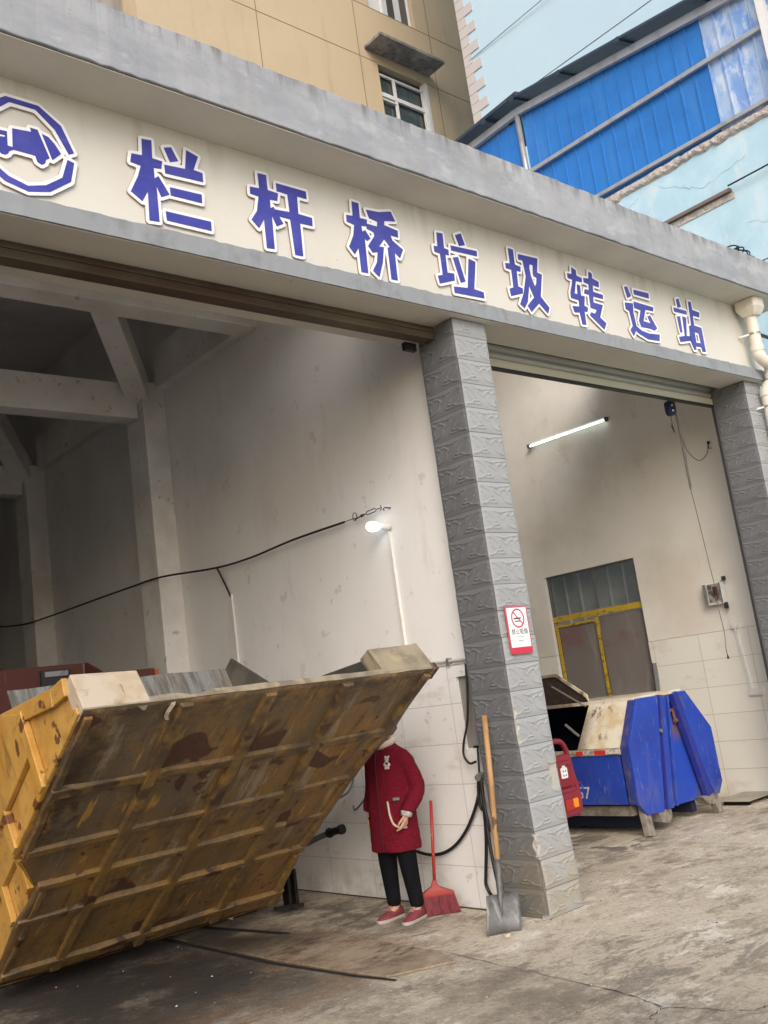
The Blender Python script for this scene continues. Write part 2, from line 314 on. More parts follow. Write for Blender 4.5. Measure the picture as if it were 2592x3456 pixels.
# ---------------------------------------------------------------- station building
st = thing('transfer_station', 'cream two-bay waste transfer station with grey parapet and grey tiled pillars', 'building', (5.4, 4.8, 0))
def ragged(x0, x1, y0, y1, z0, z1, amp, step=.06, seed=1, top=True, bot=True):
    """long slab whose front edges are a little uneven"""
    rd = random.Random(seed); mb = MB(); n = int((x1-x0)/step); rings = []
    for i in range(n+1):
        x = x0+(x1-x0)*i/n; a = rd.uniform(-amp, amp) if bot else 0; b = rd.uniform(-amp, amp) if top else 0; d = rd.uniform(-amp, amp)*.5
        rings.append([(x, y0+d, z0+a), (x, y1, z0), (x, y1, z1), (x, y0+d, z1+b)])
    return mb.loft(rings)
ragged(-3, 10.46, 4.42, 4.56, 5.385, 5.79, .005, seed=2).build('parapet', CEMENT, st, bevel=.006)
MB().box(-3, 10.455, 4.561, 5.45, 5.388, 5.5).build('canopy_slab', SOFFIT, st)
MB().box(-3, 10.455, 4.437, 4.778, 5.374, 5.378).build('canopy_soffit', SOFFIT, st)
MB().box(-3, 10.268, 4.742, 4.80, 4.5005, 4.5035).build('band_soffit', SOFFIT, st)
MB().box(-3, 10.28, 4.78, 5.0, 4.628, 5.386).build('fascia_wall', CREAM, st)
ragged(-3, 10.27, 4.73, 4.80, 4.507, 4.63, .005, .05, seed=5, bot=False).build('lintel_band', BAND, st)
MB().box(-3, 10.27, 4.801, 5.10, 4.505, 4.627).build('lintel_soffit', SOFFIT, st)
MB().box(-3, 10.45, 5.30, 5.44, 4.50, 5.386).build('lintel_wall', SOFFIT, st)
# door channel over the left opening
mb = MB(); mb.box(-2.5, 5.29, 5.03, 5.14, 4.40, 4.504); mb.box(-2.5, 5.29, 5.018, 5.03, 4.455, 4.475); mb.box(-2.5, 5.29, 5.022, 5.035, 4.395, 4.41)
mb.build('door_channel', RUST, st)
MB().box(5.08, 5.2, 5.16, 5.2, 4.335, 4.4).build('channel_bracket', BLACK, st)
# bay walls (with the niche and window openings cut out of them)
mb = MB(); mb.box(5.42, 5.6, 5.2, 5.335, 1.858, 5.4); mb.box(5.42, 5.6, 5.335, 6.9, 1.858, 5.9); mb.box(5.42, 5.6, 6.9, 17.8, 1.858, 7.0)
mb.build('party_wall', LWALL, st)
mb = MB(); NY0, NY1, NZ0, NZ1 = 5.3, 5.475, 1.195, 1.75
mb.box(5.405, 5.6, NY1, 17.8, 0, 1.855); mb.box(5.405, 5.6, 5.2, NY0, 0, 1.855); mb.box(5.405, 5.6, NY0, NY1, 0, NZ0); mb.box(5.405, 5.6, NY0, NY1, NZ1, 1.855)
mb.build('tile_dado', LTILE, st)
MB().box(5.436, 5.58, NY0, NY1, NZ0, NZ1).build('niche_back', mat('niche_cement', (.24, .235, .22), .9, bump=(20, .3)), st)
mb = MB(); mb.box(-2.2, -2.0, 5.2, 6.9, 0, 5.9); mb.box(-2.2, -2.0, 6.9, 17.8, 0, 7); mb.build('side_wall', DARKW, st)
MB().box(-2.0, 5.41, 17.6, 17.8, 0, 7).build('rear_wall', DARKW, st)
MB().box(-2.2, 10.5, 6.9, 17.8, 7.0, 7.15).build('roof_slab', mat('sooty_ceiling', (.68, .68, .70), .95, layers=[dict(s=.8, lo=.4, hi=.7, c=(.5, .5, .53), a=.9)]), st)
mb = MB(); mb.box(-2.2, 5.419, 5.445, 6.89, 5.8, 5.9); mb.box(-2.2, 5.419, 6.80, 6.89, 5.9, 7.0); mb.build('front_ceiling', DARKW, st)
BEAM = mat('beam_plaster', (.8, .785, .765), .9, layers=[dict(s=1.2, lo=.4, hi=.7, c=(.58, .56, .53), a=.8), dict(s=9, lo=.62, hi=.7, c=(.2, .18, .16), a=.5)], bump=(10, .25))
MB().box(-2.0, 5.418, 7.6, 7.88, 5.53, 7.0).build('tie_beam', BEAM, st, bevel=.008)
for y in (9.8, 13.5):
    MB().box(-2.0, 5.12, y-.05, y+.2, 5.2, 5.62).build('tie_beam', BEAM, st, bevel=.008)
    MB().box(5.13, 5.419, y-.16, y+.28, 0, 5.62).build('pilaster', BEAM, st, bevel=.006)
    m_ = MB(); m_.bar((5.2, y+.02, 5.50), (3.3, y-2.15, 6.62+.4), .26, .3); m_.build('roof_brace', BEAM, st, bevel=.006)
mb = MB(); mb.box(5.3, 5.419, 7.885, 9.63, 5.54, 6.03); mb.box(5.3, 5.419, 10.09, 13.3, 5.54, 6.03); mb.build('ring_beam', BEAM, st, bevel=.006)
# right bay
WY0, WY1, WZ0, WZ1 = 7.0, 8.48, 1.265, 2.955
mb = MB()
for (y0, y1, z0, z1) in ((5.0, 6.8, 1.888, 5.38), (6.8, WY0, 1.888, 7), (WY0, WY1, WZ1, 7), (WY1, 12, 1.888, 7)): mb.box(10.35, 10.5, y0, y1, z0, z1)
mb.build('side_wall', RWALL, st)
mb = MB()
for (y0, y1, z0, z1) in ((5.0, WY0, 0, 1.885), (WY0, WY1, 0, WZ0), (WY1, 12, 0, 1.885)): mb.box(10.342, 10.5, y0, y1, z0, z1)
mb.build('tile_dado', RTILE, st)
mb = MB(); mb.box(5.601, 5.75, 5.25, 6.8, 0, 5.38); mb.box(5.601, 5.75, 6.8, 12, 0, 7); mb.box(5.75, 10.35, 11.0, 11.2, 0, 7); mb.build('bay_wall', RWALL, st)
MB().box(5.751, 10.349, 5.445, 6.85, 5.39, 5.5).build('bay_ceiling', RWALL, st)

# window of the right bay: yellow taped frame, dusty panes, ribbed sheet outside
YEL = mat('yellow_tape', (.5, .34, .03), .5, layers=[dict(s=(3, 7, 22), lo=.58, hi=.61, c=(.1, .07, .02), a=.8, d=3), dict(s=20, lo=.6, hi=.7, c=(.2, .14, .05), a=.6)])
FRM = mat('grey_window_frame', (.12, .125, .13), .5, layers=[dict(s=20, lo=.5, hi=.7, c=(.05, .05, .05), a=.6)])
DUST = mat('dusty_glass', (.185, .168, .16), .12, layers=[dict(s=(1, 1.3, 1.6), lo=.48, hi=.62, c=(.19, .10, .10), a=.75, axis=((2, 1.75, 2.1),)), dict(s=(2, 5, 1), lo=.5, hi=.75, c=(.3, .28, .26), a=.6, r=.5)], spec=.5)
GLS = mat('window_glass', (.02, .03, .035), .05, spec=.5, alpha=.25)
wn = MB().box(10.40, 10.44, WY0, WY0+.04, WZ0, WZ1).box(10.40, 10.44, WY1-.045, WY1, WZ0, WZ1).box(10.40, 10.44, WY0+.04, WY1-.045, WZ1-.03, WZ1).build('window', FRM, st)
mb = MB(); mb.box(10.392, 10.41, WY0+.01, WY1-.01, 2.325, 2.40); mb.box(10.392, 10.41, 7.74, 7.78, WZ0, 2.305); mb.box(10.394, 10.412, WY1-.06, WY1-.02, WZ0, 2.305); mb.box(10.394, 10.412, 7.785, WY1-.06, 2.25, 2.285)
mb.build('taped_rail', YEL, wn)
MB().box(10.396, 10.41, 7.68, 7.72, 2.41, WZ1-.03).build('mullion', FRM, wn)
mb = MB(); mb.quad((10.422, WY0+.04, WZ0), (10.422, 7.735, WZ0), (10.422, 7.735, 2.31), (10.422, WY0+.04, 2.31)); mb.build('pane', DUST, wn)
mb = MB(); mb.quad((10.417, 7.785, WZ0), (10.417, WY1-.06, WZ0), (10.417, WY1-.06, 2.25), (10.417, 7.785, 2.25)); mb.build('pane', DUST, wn)
mb = MB(); mb.quad((10.42, WY0+.04, 2.41), (10.42, WY1-.045, 2.41), (10.42, WY1-.045, WZ1-.03), (10.42, WY0+.04, WZ1-.03)); mb.build('pane', GLS, wn)
mb = MB(); prof = []
y = WY0-.4
while y < WY1+.6: prof += [(y, 0), (y+.2, 0), (y+.21, -.03), (y+.235, -.03), (y+.245, 0)]; y += .25
mb.add([(10.9+d, y_, .9) for y_, d in prof]+[(10.9+d, y_, 3.6) for y_, d in prof], [(i, i+1, len(prof)+i+1, len(prof)+i) for i in range(len(prof)-1)])
mb.build('ribbed_sheet', mat('grey_ribbed_sheet', (.55, .58, .6), .5, layers=[dict(s=3, lo=.4, hi=.7, c=(.4, .43, .45), a=.7)]), wn)
mb = MB(); mb.bar((10.32, 6.975, 1.27), (10.335, 6.965, 1.62), .03, .05); mb.build('loose_sash_strip', FRM, wn)

# ---------------------------------------------------------------- relief-tiled pillars
CURV = [[(.04, .86), (.16, .80), (.3, .62), (.36, .45)], [(.06, .66), (.16, .52), (.29, .33)], [(.12, .5), (.2, .38), (.24, .28)], [(.48, .80), (.6, .7), (.67, .45), (.73, .27), (.97, .15)],
        [(.43, .70), (.52, .58), (.6, .52)], [(.74, .78), (.83, .66), (.92, .74), (.97, .84)], [(.82, .6), (.9, .5), (.92, .36)], [(.62, .62), (.7, .72), (.76, .72)],
        [(.05, .15), (.18, .18), (.3, .30), (.44, .31), (.5, .22), (.4, .19), (.25, .2)], [(.34, .86), (.48, .8), (.68, .84), (.95, .9)], [(.36, .45), (.42, .36), (.38, .3)]]
NU, NV, TH = 76, 40, 4.362/22
U, V = np.meshgrid(np.linspace(0, 1, NU), np.linspace(0, 1, NV))
def seg_d(pts, ax):
    d = np.full(U.shape, 9.)
    for a, b in zip(pts[:-1], pts[1:]):
        a = np.array([a[0]*ax, a[1]]); b = np.array([b[0]*ax, b[1]]); e = b-a; t = np.clip(((U*ax-a[0])*e[0]+(V-a[1])*e[1])/(e@e), 0, 1)
        d = np.minimum(d, np.hypot(U*ax-a[0]-t*e[0], V-a[1]-t*e[1]))
    return d
HT = np.zeros(U.shape)
sm = lambda x: np.clip(x, 0, 1)**2*(3-2*np.clip(x, 0, 1))
HT += .0045*sm(V/.2)*sm((1-V)/.13)
for cpts in CURV:
    bz = [(p.x, p.y) for p in bez([(a, b, 0) for a, b in cpts], 5)]; d = seg_d(bz, 1.9); HT += .006*np.exp(-(d/.027)**2)
HT *= sm(V/.03)*sm((1-V)/.03)*sm(U/.07)*sm((1-U)/.07)
def relief(name, parent, x0, y0, dx, dy, wid, nx, ny, m, patch=(), zt=4.503, seed=0):
    """a face covered with moulded tiles: origin (x0,y0), running along (dx,dy), bulging along (nx,ny)"""
    rd = random.Random(seed); mb = MB(); rows = []
    nrow = 23
    for r in range(nrow):
        z0 = r*TH
        for i in range(NV-1 if r < nrow-1 else NV):
            z = z0+V[i, 0]*TH
            if z > zt: break
            rows.append((r, i, z))
    vs = []; jit = [(rd.uniform(-.002, .002), rd.uniform(-.0015, .0015)) for _ in range(nrow)]
    for (r, i, z) in rows:
        lean = .045*max(0, 1-z/1.3); bul = .012*max(0, 1-abs(z-.25)/.3)
        for j in range(NU):
            u = U[0, j]; h = HT[i, j]+jit[r][0]+bul
            for (pu0, pu1, pz0, pz1) in patch:
                if pu0 < u+.03*math.sin(z*60) < pu1 and pz0 < z < pz1: h = -.006+rd.uniform(-.001, .001)
            a = u*wid
            vs.append((x0+dx*a+nx*h+lean, y0+dy*a+ny*h, z))
    fs = []; mi = []
    for k in range(len(rows)-1):
        for j in range(NU-1):
            fs.append((k*NU+j, k*NU+j+1, (k+1)*NU+j+1, (k+1)*NU+j)); u = U[0, j]; z = rows[k][2]
            mi.append(1 if any(a < u+.03*math.sin(z*60) < b and c_ < z < d_ for a, b, c_, d_ in patch) else 0)
    mb.v = vs; mb.f = fs; mb.mi = mi
    for k in range(len(rows)-1):
        if rows[k][1] == 0:
            for j in range(NU-1):
                if mi[k*(NU-1)+j] == 0: mi[k*(NU-1)+j] = 2
    return mb.build(name, [m, MORTAR, JOINT], parent, smooth=True)
JOINT = mat('tile_joint', (.10, .10, .10), .9)
for (xa, xb, sd_) in ((5.29, 5.665, 1), (9.79, 10.14, 2)):
    pc = MB().box(xa+.05, xb+.0, 4.83, 5.21, 0, 4.504).build('pillar', MORTAR, st)
    pat = [(.74, 1.1, .85, 1.03), (-.1, .055, 1.22, 1.47), (-.1, .03, .4, .58)] if sd_ == 1 else []
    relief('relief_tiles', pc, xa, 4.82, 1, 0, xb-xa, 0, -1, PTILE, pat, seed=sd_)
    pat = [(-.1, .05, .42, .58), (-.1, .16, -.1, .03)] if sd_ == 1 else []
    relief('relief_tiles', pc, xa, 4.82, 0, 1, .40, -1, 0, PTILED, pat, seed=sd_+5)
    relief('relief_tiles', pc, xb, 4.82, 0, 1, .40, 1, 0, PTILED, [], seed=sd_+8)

# ---------------------------------------------------------------- roller shutter of the right bay
sh = thing('roller_shutter', 'beige roller shutter rolled up under the lintel of the right bay', 'roller shutter', (7.8, 5.25, 4.34))
mb = MB(); prof = []
z = 4.43
while z < 4.72: prof += [(0, z), (-.022, z+.02), (-.028, z+.045), (-.02, z+.07), (0, z+.078)]; z += .082
mb.add([(5.9, 5.25+d, z_) for d, z_ in prof]+[(9.83, 5.25+d, z_) for d, z_ in prof], [(i, i+1, len(prof)+i+1, len(prof)+i) for i in range(len(prof)-1)])
mb.build('slat_curtain', SHUT, sh)
mb = MB(); mb.box(5.86, 9.83, 5.222, 5.262, 4.352, 4.428); mb.build('bottom_bar', SHUTB, sh, bevel=.004)
MB().box(5.86, 9.83, 5.215, 5.27, 4.335, 4.351).build('rubber_seal', BLACK, sh)
mb = MB(); mb.box(9.79, 9.815, 5.225, 5.25, 0, 4.5); mb.build('guide_rail', mat('dark_guide_rail', (.04, .04, .045), .5), sh)
# ---------------------------------------------------------------- sign lettering
LET = {'lan':([[(2690,5231),(2757,5239),(2751,5115),(2819,5113),(2807,5058),(2754,5050),(2754,4980),(2782,5002),(2848,4893),(2788,4861),(2762,4928),(2759,4688),(2691,4682),(2699,4878),(2656,4800),(2584,4848),(2641,4963),(2667,5040),(2599,5047),(2611,5108),(2683,5116)],[(2839,5214),(2892,5233),(2934,5148),(2874,5123)],[(3000,5245),(3083,5221),(3040,5116),(3104,5111),(3102,5047),(2833,5035),(2831,5094),(2978,5106)],[(2855,4946),(3081,4954),(3077,4893),(2855,4890)],[(2808,4772),(3129,4777),(3126,4712),(2811,4710)]],[]),'gan':([[(3539,5233),(3609,5237),(3608,5125),(3692,5122),(3678,5063),(3616,5056),(3613,4994),(3639,5009),(3706,4900),(3648,4866),(3617,4937),(3607,4692),(3544,4686),(3548,4894),(3499,4818),(3446,4869),(3498,4944),(3526,5056),(3459,5061),(3464,5113),(3538,5120)],[(3684,5198),(3939,5201),(3936,5142),(3854,5141),(3846,5007),(3963,5005),(3959,4941),(3851,4937),(3842,4688),(3774,4686),(3769,4947),(3677,4946),(3648,4992),(3771,5003),(3771,5135),(3683,5137)]],[]),'qiao':([[(4356,5234),(4421,5232),(4415,5114),(4483,5117),(4471,5059),(4418,5052),(4421,5008),(4451,5026),(4492,4967),(4453,4939),(4435,4954),(4422,4678),(4357,4676),(4362,4865),(4316,4804),(4272,4856),(4328,4958),(4349,5042),(4282,5054),(4286,5108),(4347,5115)],[(4486,5198),(4611,5210),(4738,5245),(4772,5171),(4659,5148),(4650,5113),(4783,5097),(4777,5039),(4701,5041),(4713,5001),(4810,4948),(4766,4869),(4719,4902),(4708,4677),(4645,4674),(4652,4928),(4674,4944),(4629,4992),(4567,4921),(4614,4925),(4583,4799),(4527,4668),(4471,4708),(4523,4786),(4544,4870),(4494,4857),(4458,4902),(4535,4999),(4530,5027),(4468,5041),(4471,5084),(4575,5083),(4584,5123),(4507,5134)]],[]),'la':([[(5207,5182),(5275,5188),(5268,5060),(5315,5057),(5310,5007),(5271,5004),(5264,4852),(5339,4858),(5333,4797),(5159,4739),(5146,4802),(5205,4822),(5211,5000),(5152,5006),(5152,5056),(5194,5060)],[(5419,5207),(5491,5238),(5520,5141),(5449,5118)],[(5345,5101),(5653,5118),(5646,5069),(5348,5057)],[(5351,4998),(5415,5016),(5457,4812),(5400,4790)],[(5537,5027),(5615,5016),(5548,4765),(5656,4757),(5653,4702),(5310,4689),(5310,4743),(5471,4761)]],[]),'ji':([[(6059,5235),(6124,5233),(6116,5095),(6188,5088),(6173,5038),(6125,5038),(6111,4894),(6166,4885),(6159,4839),(5997,4786),(5990,4852),(6045,4872),(6056,5034),(5989,5035),(5991,5084),(6050,5091)],[(6179,5205),(6440,5217),(6401,5078),(6463,5070),(6394,4853),(6489,4765),(6453,4704),(6354,4781),(6231,4682),(6193,4734),(6300,4828),(6260,4927),(6204,4770),(6146,4701),(6096,4731),(6167,4841),(6236,5011),(6227,5155),(6173,5152)]],[[(6318,5138),(6357,5136),(6341,5071),(6342,5032),(6380,5024),(6364,4971),(6338,4936),(6307,5025),(6304,5104)]]),'zhuan':([[(6916,5233),(6977,5216),(6971,5162),(7047,5152),(7038,5107),(6946,5103),(6895,4974),(6935,4974),(6953,5073),(6999,5069),(6987,4970),(7040,4972),(7026,4923),(7008,4875),(7058,4865),(7039,4818),(6996,4816),(6986,4685),(6927,4681),(6919,4793),(6840,4782),(6828,4842),(6928,4853),(6937,4914),(6827,4918),(6833,4973),(6878,5059),(6894,5106),(6830,5112),(6835,5159),(6900,5162)],[(7168,5242),(7219,5230),(7210,5181),(7303,5163),(7291,5105),(7198,5109),(7187,5043),(7332,5038),(7324,4994),(7173,4993),(7161,4933),(7301,4931),(7221,4796),(7303,4751),(7253,4680),(7068,4792),(7094,4827),(7151,4821),(7189,4864),(7098,4870),(7110,4998),(7040,5000),(7060,5046),(7124,5048),(7133,5107),(7064,5115),(7071,5159),(7150,5166)]],[]),'yun':([[(7711,5189),(7765,5207),(7803,5112),(7734,5078)],[(7862,5190),(8122,5198),(8112,5140),(7859,5139)],[(7825,5059),(8160,5057),(8144,5010),(8009,5006),(7936,4875),(8053,4871),(8020,4938),(8072,4958),(8155,4835),(8104,4801),(8024,4811),(7878,4805),(7857,4867),(7922,4983),(7818,4991)],[(7674,5023),(7810,5038),(7789,4944),(7798,4803),(7875,4766),(7998,4757),(8178,4773),(8154,4700),(7958,4690),(7810,4728),(7773,4750),(7718,4687),(7679,4746),(7733,4793),(7719,4943),(7668,4956)]],[]),'zhan':([[(8617,5224),(8672,5240),(8690,5149),(8618,5130)],[(8537,5122),(8781,5123),(8772,5080),(8537,5076)],[(8569,5029),(8632,5039),(8616,4862),(8575,4858)],[(8674,5046),(8747,5044),(8687,4838),(8761,4838),(8738,4790),(8541,4747),(8531,4803),(8649,4830)],[(8849,5241),(8906,5245),(8900,5155),(9036,5148),(9014,5088),(8891,5088),(8878,4979),(9014,4973),(9005,4703),(8935,4699),(8926,4747),(8821,4739),(8825,4705),(8781,4695),(8737,4799),(8769,4956),(8815,4973)]],[[(8859,4902),(8929,4898),(8934,4790),(8850,4787)]]),'truck':([[(1889,5050),(1996,5061),(1992,5086),(2034,5086),(2093,4924),(2071,4908),(2064,4884),(2044,4869),(2020,4880),(2010,4916),(1884,4918)],[(2058,5067),(2094,5059),(2129,5025),(2163,4971),(2109,4917)],[(1772,5014),(1858,5022),(1857,4934),(1885,4932),(1884,4914),(1863,4901),(1858,4886),(1841,4873),(1818,4874),(1804,4892),(1739,4888),(1733,4931),(1753,4950)]],[[(1782,4990),(1845,4995),(1845,4983),(1785,4975)]]),'ring':([[(1831,5224),(1863,5241),(2049,5243),(2176,5154),(2242,4999),(2210,4981),(2136,5118),(2030,5212),(1877,5203),(1828,5180)],[(2199,4945),(2238,4934),(2210,4808),(2082,4711),(1955,4678),(1802,4727),(1804,4767),(1945,4716),(2060,4747),(2160,4821)]],[])}
CH = [('lan', 'first blue sign character, right of the round truck emblem'), ('gan', 'second blue sign character, made of two upright halves over the left opening'),
      ('qiao', 'third blue sign character, with a forked right leg, left of the middle pillar'), ('la', 'fourth blue sign character, right above the middle pillar'),
      ('ji', 'fifth blue sign character, just right of the middle pillar'), ('zhuan', 'sixth blue sign character, above the middle of the right bay'),
      ('yun', 'seventh blue sign character with a long sweeping foot stroke'), ('zhan', 'last blue sign character, nearest the downpipe')]
def sign(name, key, label, cat, group, polys, holes, y=4.778, rim=.021):
    P = np.array(sum(polys, [])); x0, z0 = P.min(0)-.05; x1, z1 = P.max(0)+.05
    xs = np.arange(x0, x1, .007); ys = np.arange(z0, z1, .007); X, Y = np.meshgrid(xs, ys)
    D = np.min([poly_sdf(p, X, Y) for p in polys], 0)
    for h in holes: D = np.maximum(D, -poly_sdf(h, X, Y))
    root = thing(name, label, cat, ((x0+x1)/2, y, z0+.05), group)
    lp = [thin(l, .0016) for l in level_lines(D, xs, ys, rim)]
    plate('backing_board', [thin(l, .0016) for l in level_lines(D, xs, ys, rim+.0005)], y-.013, y, SIGNE, root)
    plate('white_face', lp, y-.016, y-.0132, SIGNW, root)
    lb = [list(p) for p in polys]
    for i, p in enumerate(polys):
        hs = [list(h) for h in holes if poly_sdf(p, np.array([[h[0][0]]]), np.array([[h[0][1]]]))[0, 0] < 0]
        plate('blue_face', [list(p)]+hs, y-.0186, y-.0162, SIGNB, root)
    return root
mm = lambda ps: [[(a/1000, b/1000) for a, b in p] for p in ps]
for k, lab in CH:
    sign('sign_character', k, lab, 'sign letter', 'blue characters of the station sign', mm(LET[k][0]), mm(LET[k][1]))
rg = mm([[(1956, 5243), (2049, 5243), (2176, 5154), (2242, 4999), (2210, 4981), (2136, 5118), (2030, 5212), (1956, 5209)],
         [(2199, 4945), (2238, 4934), (2210, 4808), (2082, 4711), (1956, 4680), (1956, 4716), (2060, 4747), (2160, 4821)]])
rings = [p+[(3.912-x, z) for x, z in p[::-1] if abs(x-1.956) > 1e-3] for p in rg]
for p in rings: pass
def order(p):   # outer edge of the right half, then of the left half
    return p
q0 = rg[0]; q1 = rg[1]
mir = lambda p: [(3.912-x, z) for x, z in p]
up_ = [q0[i] for i in (3, 2, 1)]; up_ = q0[1:4]; upi = q0[4:7]
top = mir(up_)[::-1]+up_+upi+mir(upi)[::-1]
lo_, loi = q1[1:4]+[q1[4]], [q1[5]]+q1[6:8]+[q1[0]]
bot = mir(lo_[:-1])+[q1[4]]+lo_[:-1][::-1]+[q1[0]]+q1[7:5:-1]+[q1[5]]+mir(q1[6:8])+[mir([q1[0]])[0]]
em = sign('emblem_sign', 'ring', 'round blue and white garbage truck emblem at the left end of the sign', 'emblem', None, [top, bot]+mm(LET['truck'][0]), mm(LET['truck'][1]))

# ---------------------------------------------------------------- no smoking sign
REDP = mat('sign_red', (.55, .03, .06), .4); PINK = mat('sign_red_border', (.5, .09, .13), .4); INK = mat('sign_ink', (.03, .03, .035), .5); GREYI = mat('sign_grey_ink', (.3, .3, .32), .5)
ns = thing('no_smoking_sign', 'white and red no smoking sign on the middle pillar', 'sign', (5.465, 4.795, 1.85))
X0, X1, Z0, Z1, YS = 5.345, 5.585, 1.85, 2.207, 4.792
def rrect(x0, x1, z0, z1, r, n=5):
    return [(cx+r*math.cos(a), cz+r*math.sin(a)) for cx, cz, a0 in ((x1-r, z1-r, 0), (x0+r, z1-r, 90), (x0+r, z0+r, 180), (x1-r, z0+r, 270)) for a in [R(a0+90*k/n) for k in range(n+1)]]
fxz = lambda u, v, w_: (u, w_, v)
MB().prism(rrect(X0, X1, Z0, Z1, .014), fxz, YS, YS+.008).build('board', PINK, ns)
MB().prism(rrect(X0+.012, X1-.012, Z0+.05, Z1-.012, .006), fxz, YS-.0015, YS-.0005).build('white_panel', SIGNW, ns)
mb = MB(); mb.prism(rrect(X0+.004, X1-.004, Z0+.004, Z0+.047, .008), fxz, YS-.0015, YS-.0005); mb.build('red_footer', REDP, ns)
cx, cz = 5.468, 2.115
n = 40; ra, rb = .072, .061
mb = MB(); vs = []
for yy in (YS-.0035, YS-.002):
    for rr in (ra, rb): vs += [(cx+rr*math.cos(2*math.pi*k/n), yy, cz+rr*math.sin(2*math.pi*k/n)) for k in range(n)]
fs = []
for k in range(n):
    k2 = (k+1) % n; fs += [(k, k2, n+k2, n+k), (2*n+k, 3*n+k, 3*n+k2, 2*n+k2), (k, 2*n+k, 2*n+k2, k2), (n+k, n+k2, 3*n+k2, 3*n+k)]
mb.add(vs, fs); mb.bar((cx-.047, YS-.0042, cz+.047), (cx+.047, YS-.0042, cz-.047), .0015, .011, (0, 1, 0)); mb.build('prohibition_ring', REDP, ns)
mb = MB(); mb.box(cx-.045, cx+.033, YS-.0035, YS-.002, cz-.006, cz+.004); mb.box(cx-.038, cx+.018, YS-.0035, YS-.002, cz-.026, cz-.019); mb.build('cigarette_pictogram', INK, ns)
MXZ = lambda x, y, z: Matrix(((1, 0, 0, x), (0, 0, -1, y), (0, 1, 0, z), (0, 0, 0, 1)))
text_mesh('main_text', '禁止吸烟', .046, MXZ(cx, YS-.0022, 2.012), INK, ns, .0004)
text_mesh('small_text', 'NO SMOKING', .013, MXZ(cx, YS-.0022, 1.977), GREYI, ns, .0003)
text_mesh('phone_text', '违者罚款', .014, MXZ(cx, YS-.0022, 1.945), GREYI, ns, .0003)

# ---------------------------------------------------------------- downpipe
dp = thing('downpipe', 'cream plastic downpipe with square hopper at the right end of the sign', 'downpipe', (9.95, 4.7, 0))
mb = MB(); rings = []
for z_, hw in ((5.37, .118), (5.27, .118), (5.205, .085), (5.185, .07)):
    rings.append([(9.9+x, 4.62+y, z_) for x, y in ((-hw, -hw*.8), (-hw*.6, -hw), (hw*.6, -hw), (hw, -hw*.8), (hw, hw), (-hw, hw))])
mb.loft(rings); mb.build('hopper', PVC, dp, bevel=.006)
mb = MB(); mb.tube([(9.9, 4.64, 5.2), (9.9, 4.64, 4.83)], .062, 16); mb.tube([(9.9, 4.64, 4.86), (9.9, 4.64, 4.79)], .07, 16)
mb.tube(bez([(9.9, 4.64, 4.80), (9.905, 4.635, 4.74), (9.96, 4.62, 4.68), (10.03, 4.62, 4.66), (10.08, 4.63, 4.60), (10.085, 4.64, 4.52)], 6), .064, 16)
mb.tube([(10.085, 4.64, 4.56), (10.085, 4.64, 4.50)], .071, 16)
mb.tube(bez([(10.085, 4.64, 4.5), (10.08, 4.66, 4.46), (10.06, 4.7, 4.42), (10.05, 4.72, 4.34)], 5), .06, 16)
mb.tube([(10.05, 4.72, 4.4), (10.05, 4.72, 4.32)], .071, 16); mb.tube([(10.05, 4.72, 4.34), (10.09, 4.72, 0.05)], .062, 16)
mb.build('pipe', PVC, dp, smooth=True).modifiers.new('e', 'EDGE_SPLIT')
for z_, x_, y_ in ((4.99, 9.9, 4.64), (4.2, 10.053, 4.72), (2.4, 10.07, 4.72)):
    mb = MB(); mb.tube([(x_, y_, z_-.012), (x_, y_, z_+.012)], .066, 16); mb.bar((x_-.05, y_+.03, z_), (x_-.11, y_+.12, z_-.01), .012, .02); mb.build('pipe_clip', STEEL, dp)

# ---------------------------------------------------------------- things on the left bay wall
cb = thing('slack_cable', 'black cable strung along the left bay wall from a hook to the dark back', 'cable', (5.36, 9, 3.25))
mb = MB(); mb.tube(bez([(5.36, 6.543, 3.245), (5.34, 7.296, 3.245), (5.34, 8.077, 3.22), (5.33, 8.757, 3.24), (5.1, 9.5, 3.285), (5.06, 10.2, 3.29), (5.06, 11.2, 3.30), (5.06, 12.6, 3.31), (5.05, 13.651, 3.34), (5.2, 15.5, 3.55), (5.36, 17.5, 3.75)], 6), .011, 8)
mb.tube(bez([(5.33, 8.72, 3.235), (5.35, 8.66, 3.1), (5.39, 8.6, 2.9)], 5), .010, 8); mb.build('cable', BLACK, cb, smooth=True)
mb = MB(); mb.tube([(5.36, 6.543, 3.245), (5.365, 6.4, 3.248)], .004, 6)
ring = [(5.37, 6.40+.03*math.cos(a), 3.262+.035*math.sin(a)) for a in [2*math.pi*k/16 for k in range(17)]]; mb.tube(ring, .004, 6, False)
mb.tube([(5.37, 6.4, 3.24), (5.37, 6.25, 3.252)], .006, 6); mb.tube([(5.37, 6.31, 3.247), (5.37, 6.29, 3.249)], .014, 8)
mb.tube([(5.37, 6.24, 3.252), (5.37, 6.23, 3.268), (5.37, 6.12, 3.272), (5.37, 6.10, 3.258), (5.37, 6.12, 3.243), (5.37, 6.23, 3.24), (5.37, 6.24, 3.252)], .0045, 6)
mb.tube([(5.37, 6.1, 3.258), (5.38, 6.05, 3.262)], .004, 6); mb.tube([(5.38, 6.05, 3.285), (5.38, 6.045, 3.25), (5.38, 6.06, 3.24)], .005, 6); mb.tube([(5.42, 5.97, 3.24), (5.375, 5.99, 3.25), (5.37, 6.01, 3.24), (5.37, 6.0, 3.225)], .006, 6)
mb.build('turnbuckle', mat('dark_wire', (.08, .08, .08), .5, .6), cb)
co = thing('conduit', 'short white conduit under the black cable drop on the left bay wall', 'conduit', (5.41, 8.59, 2))
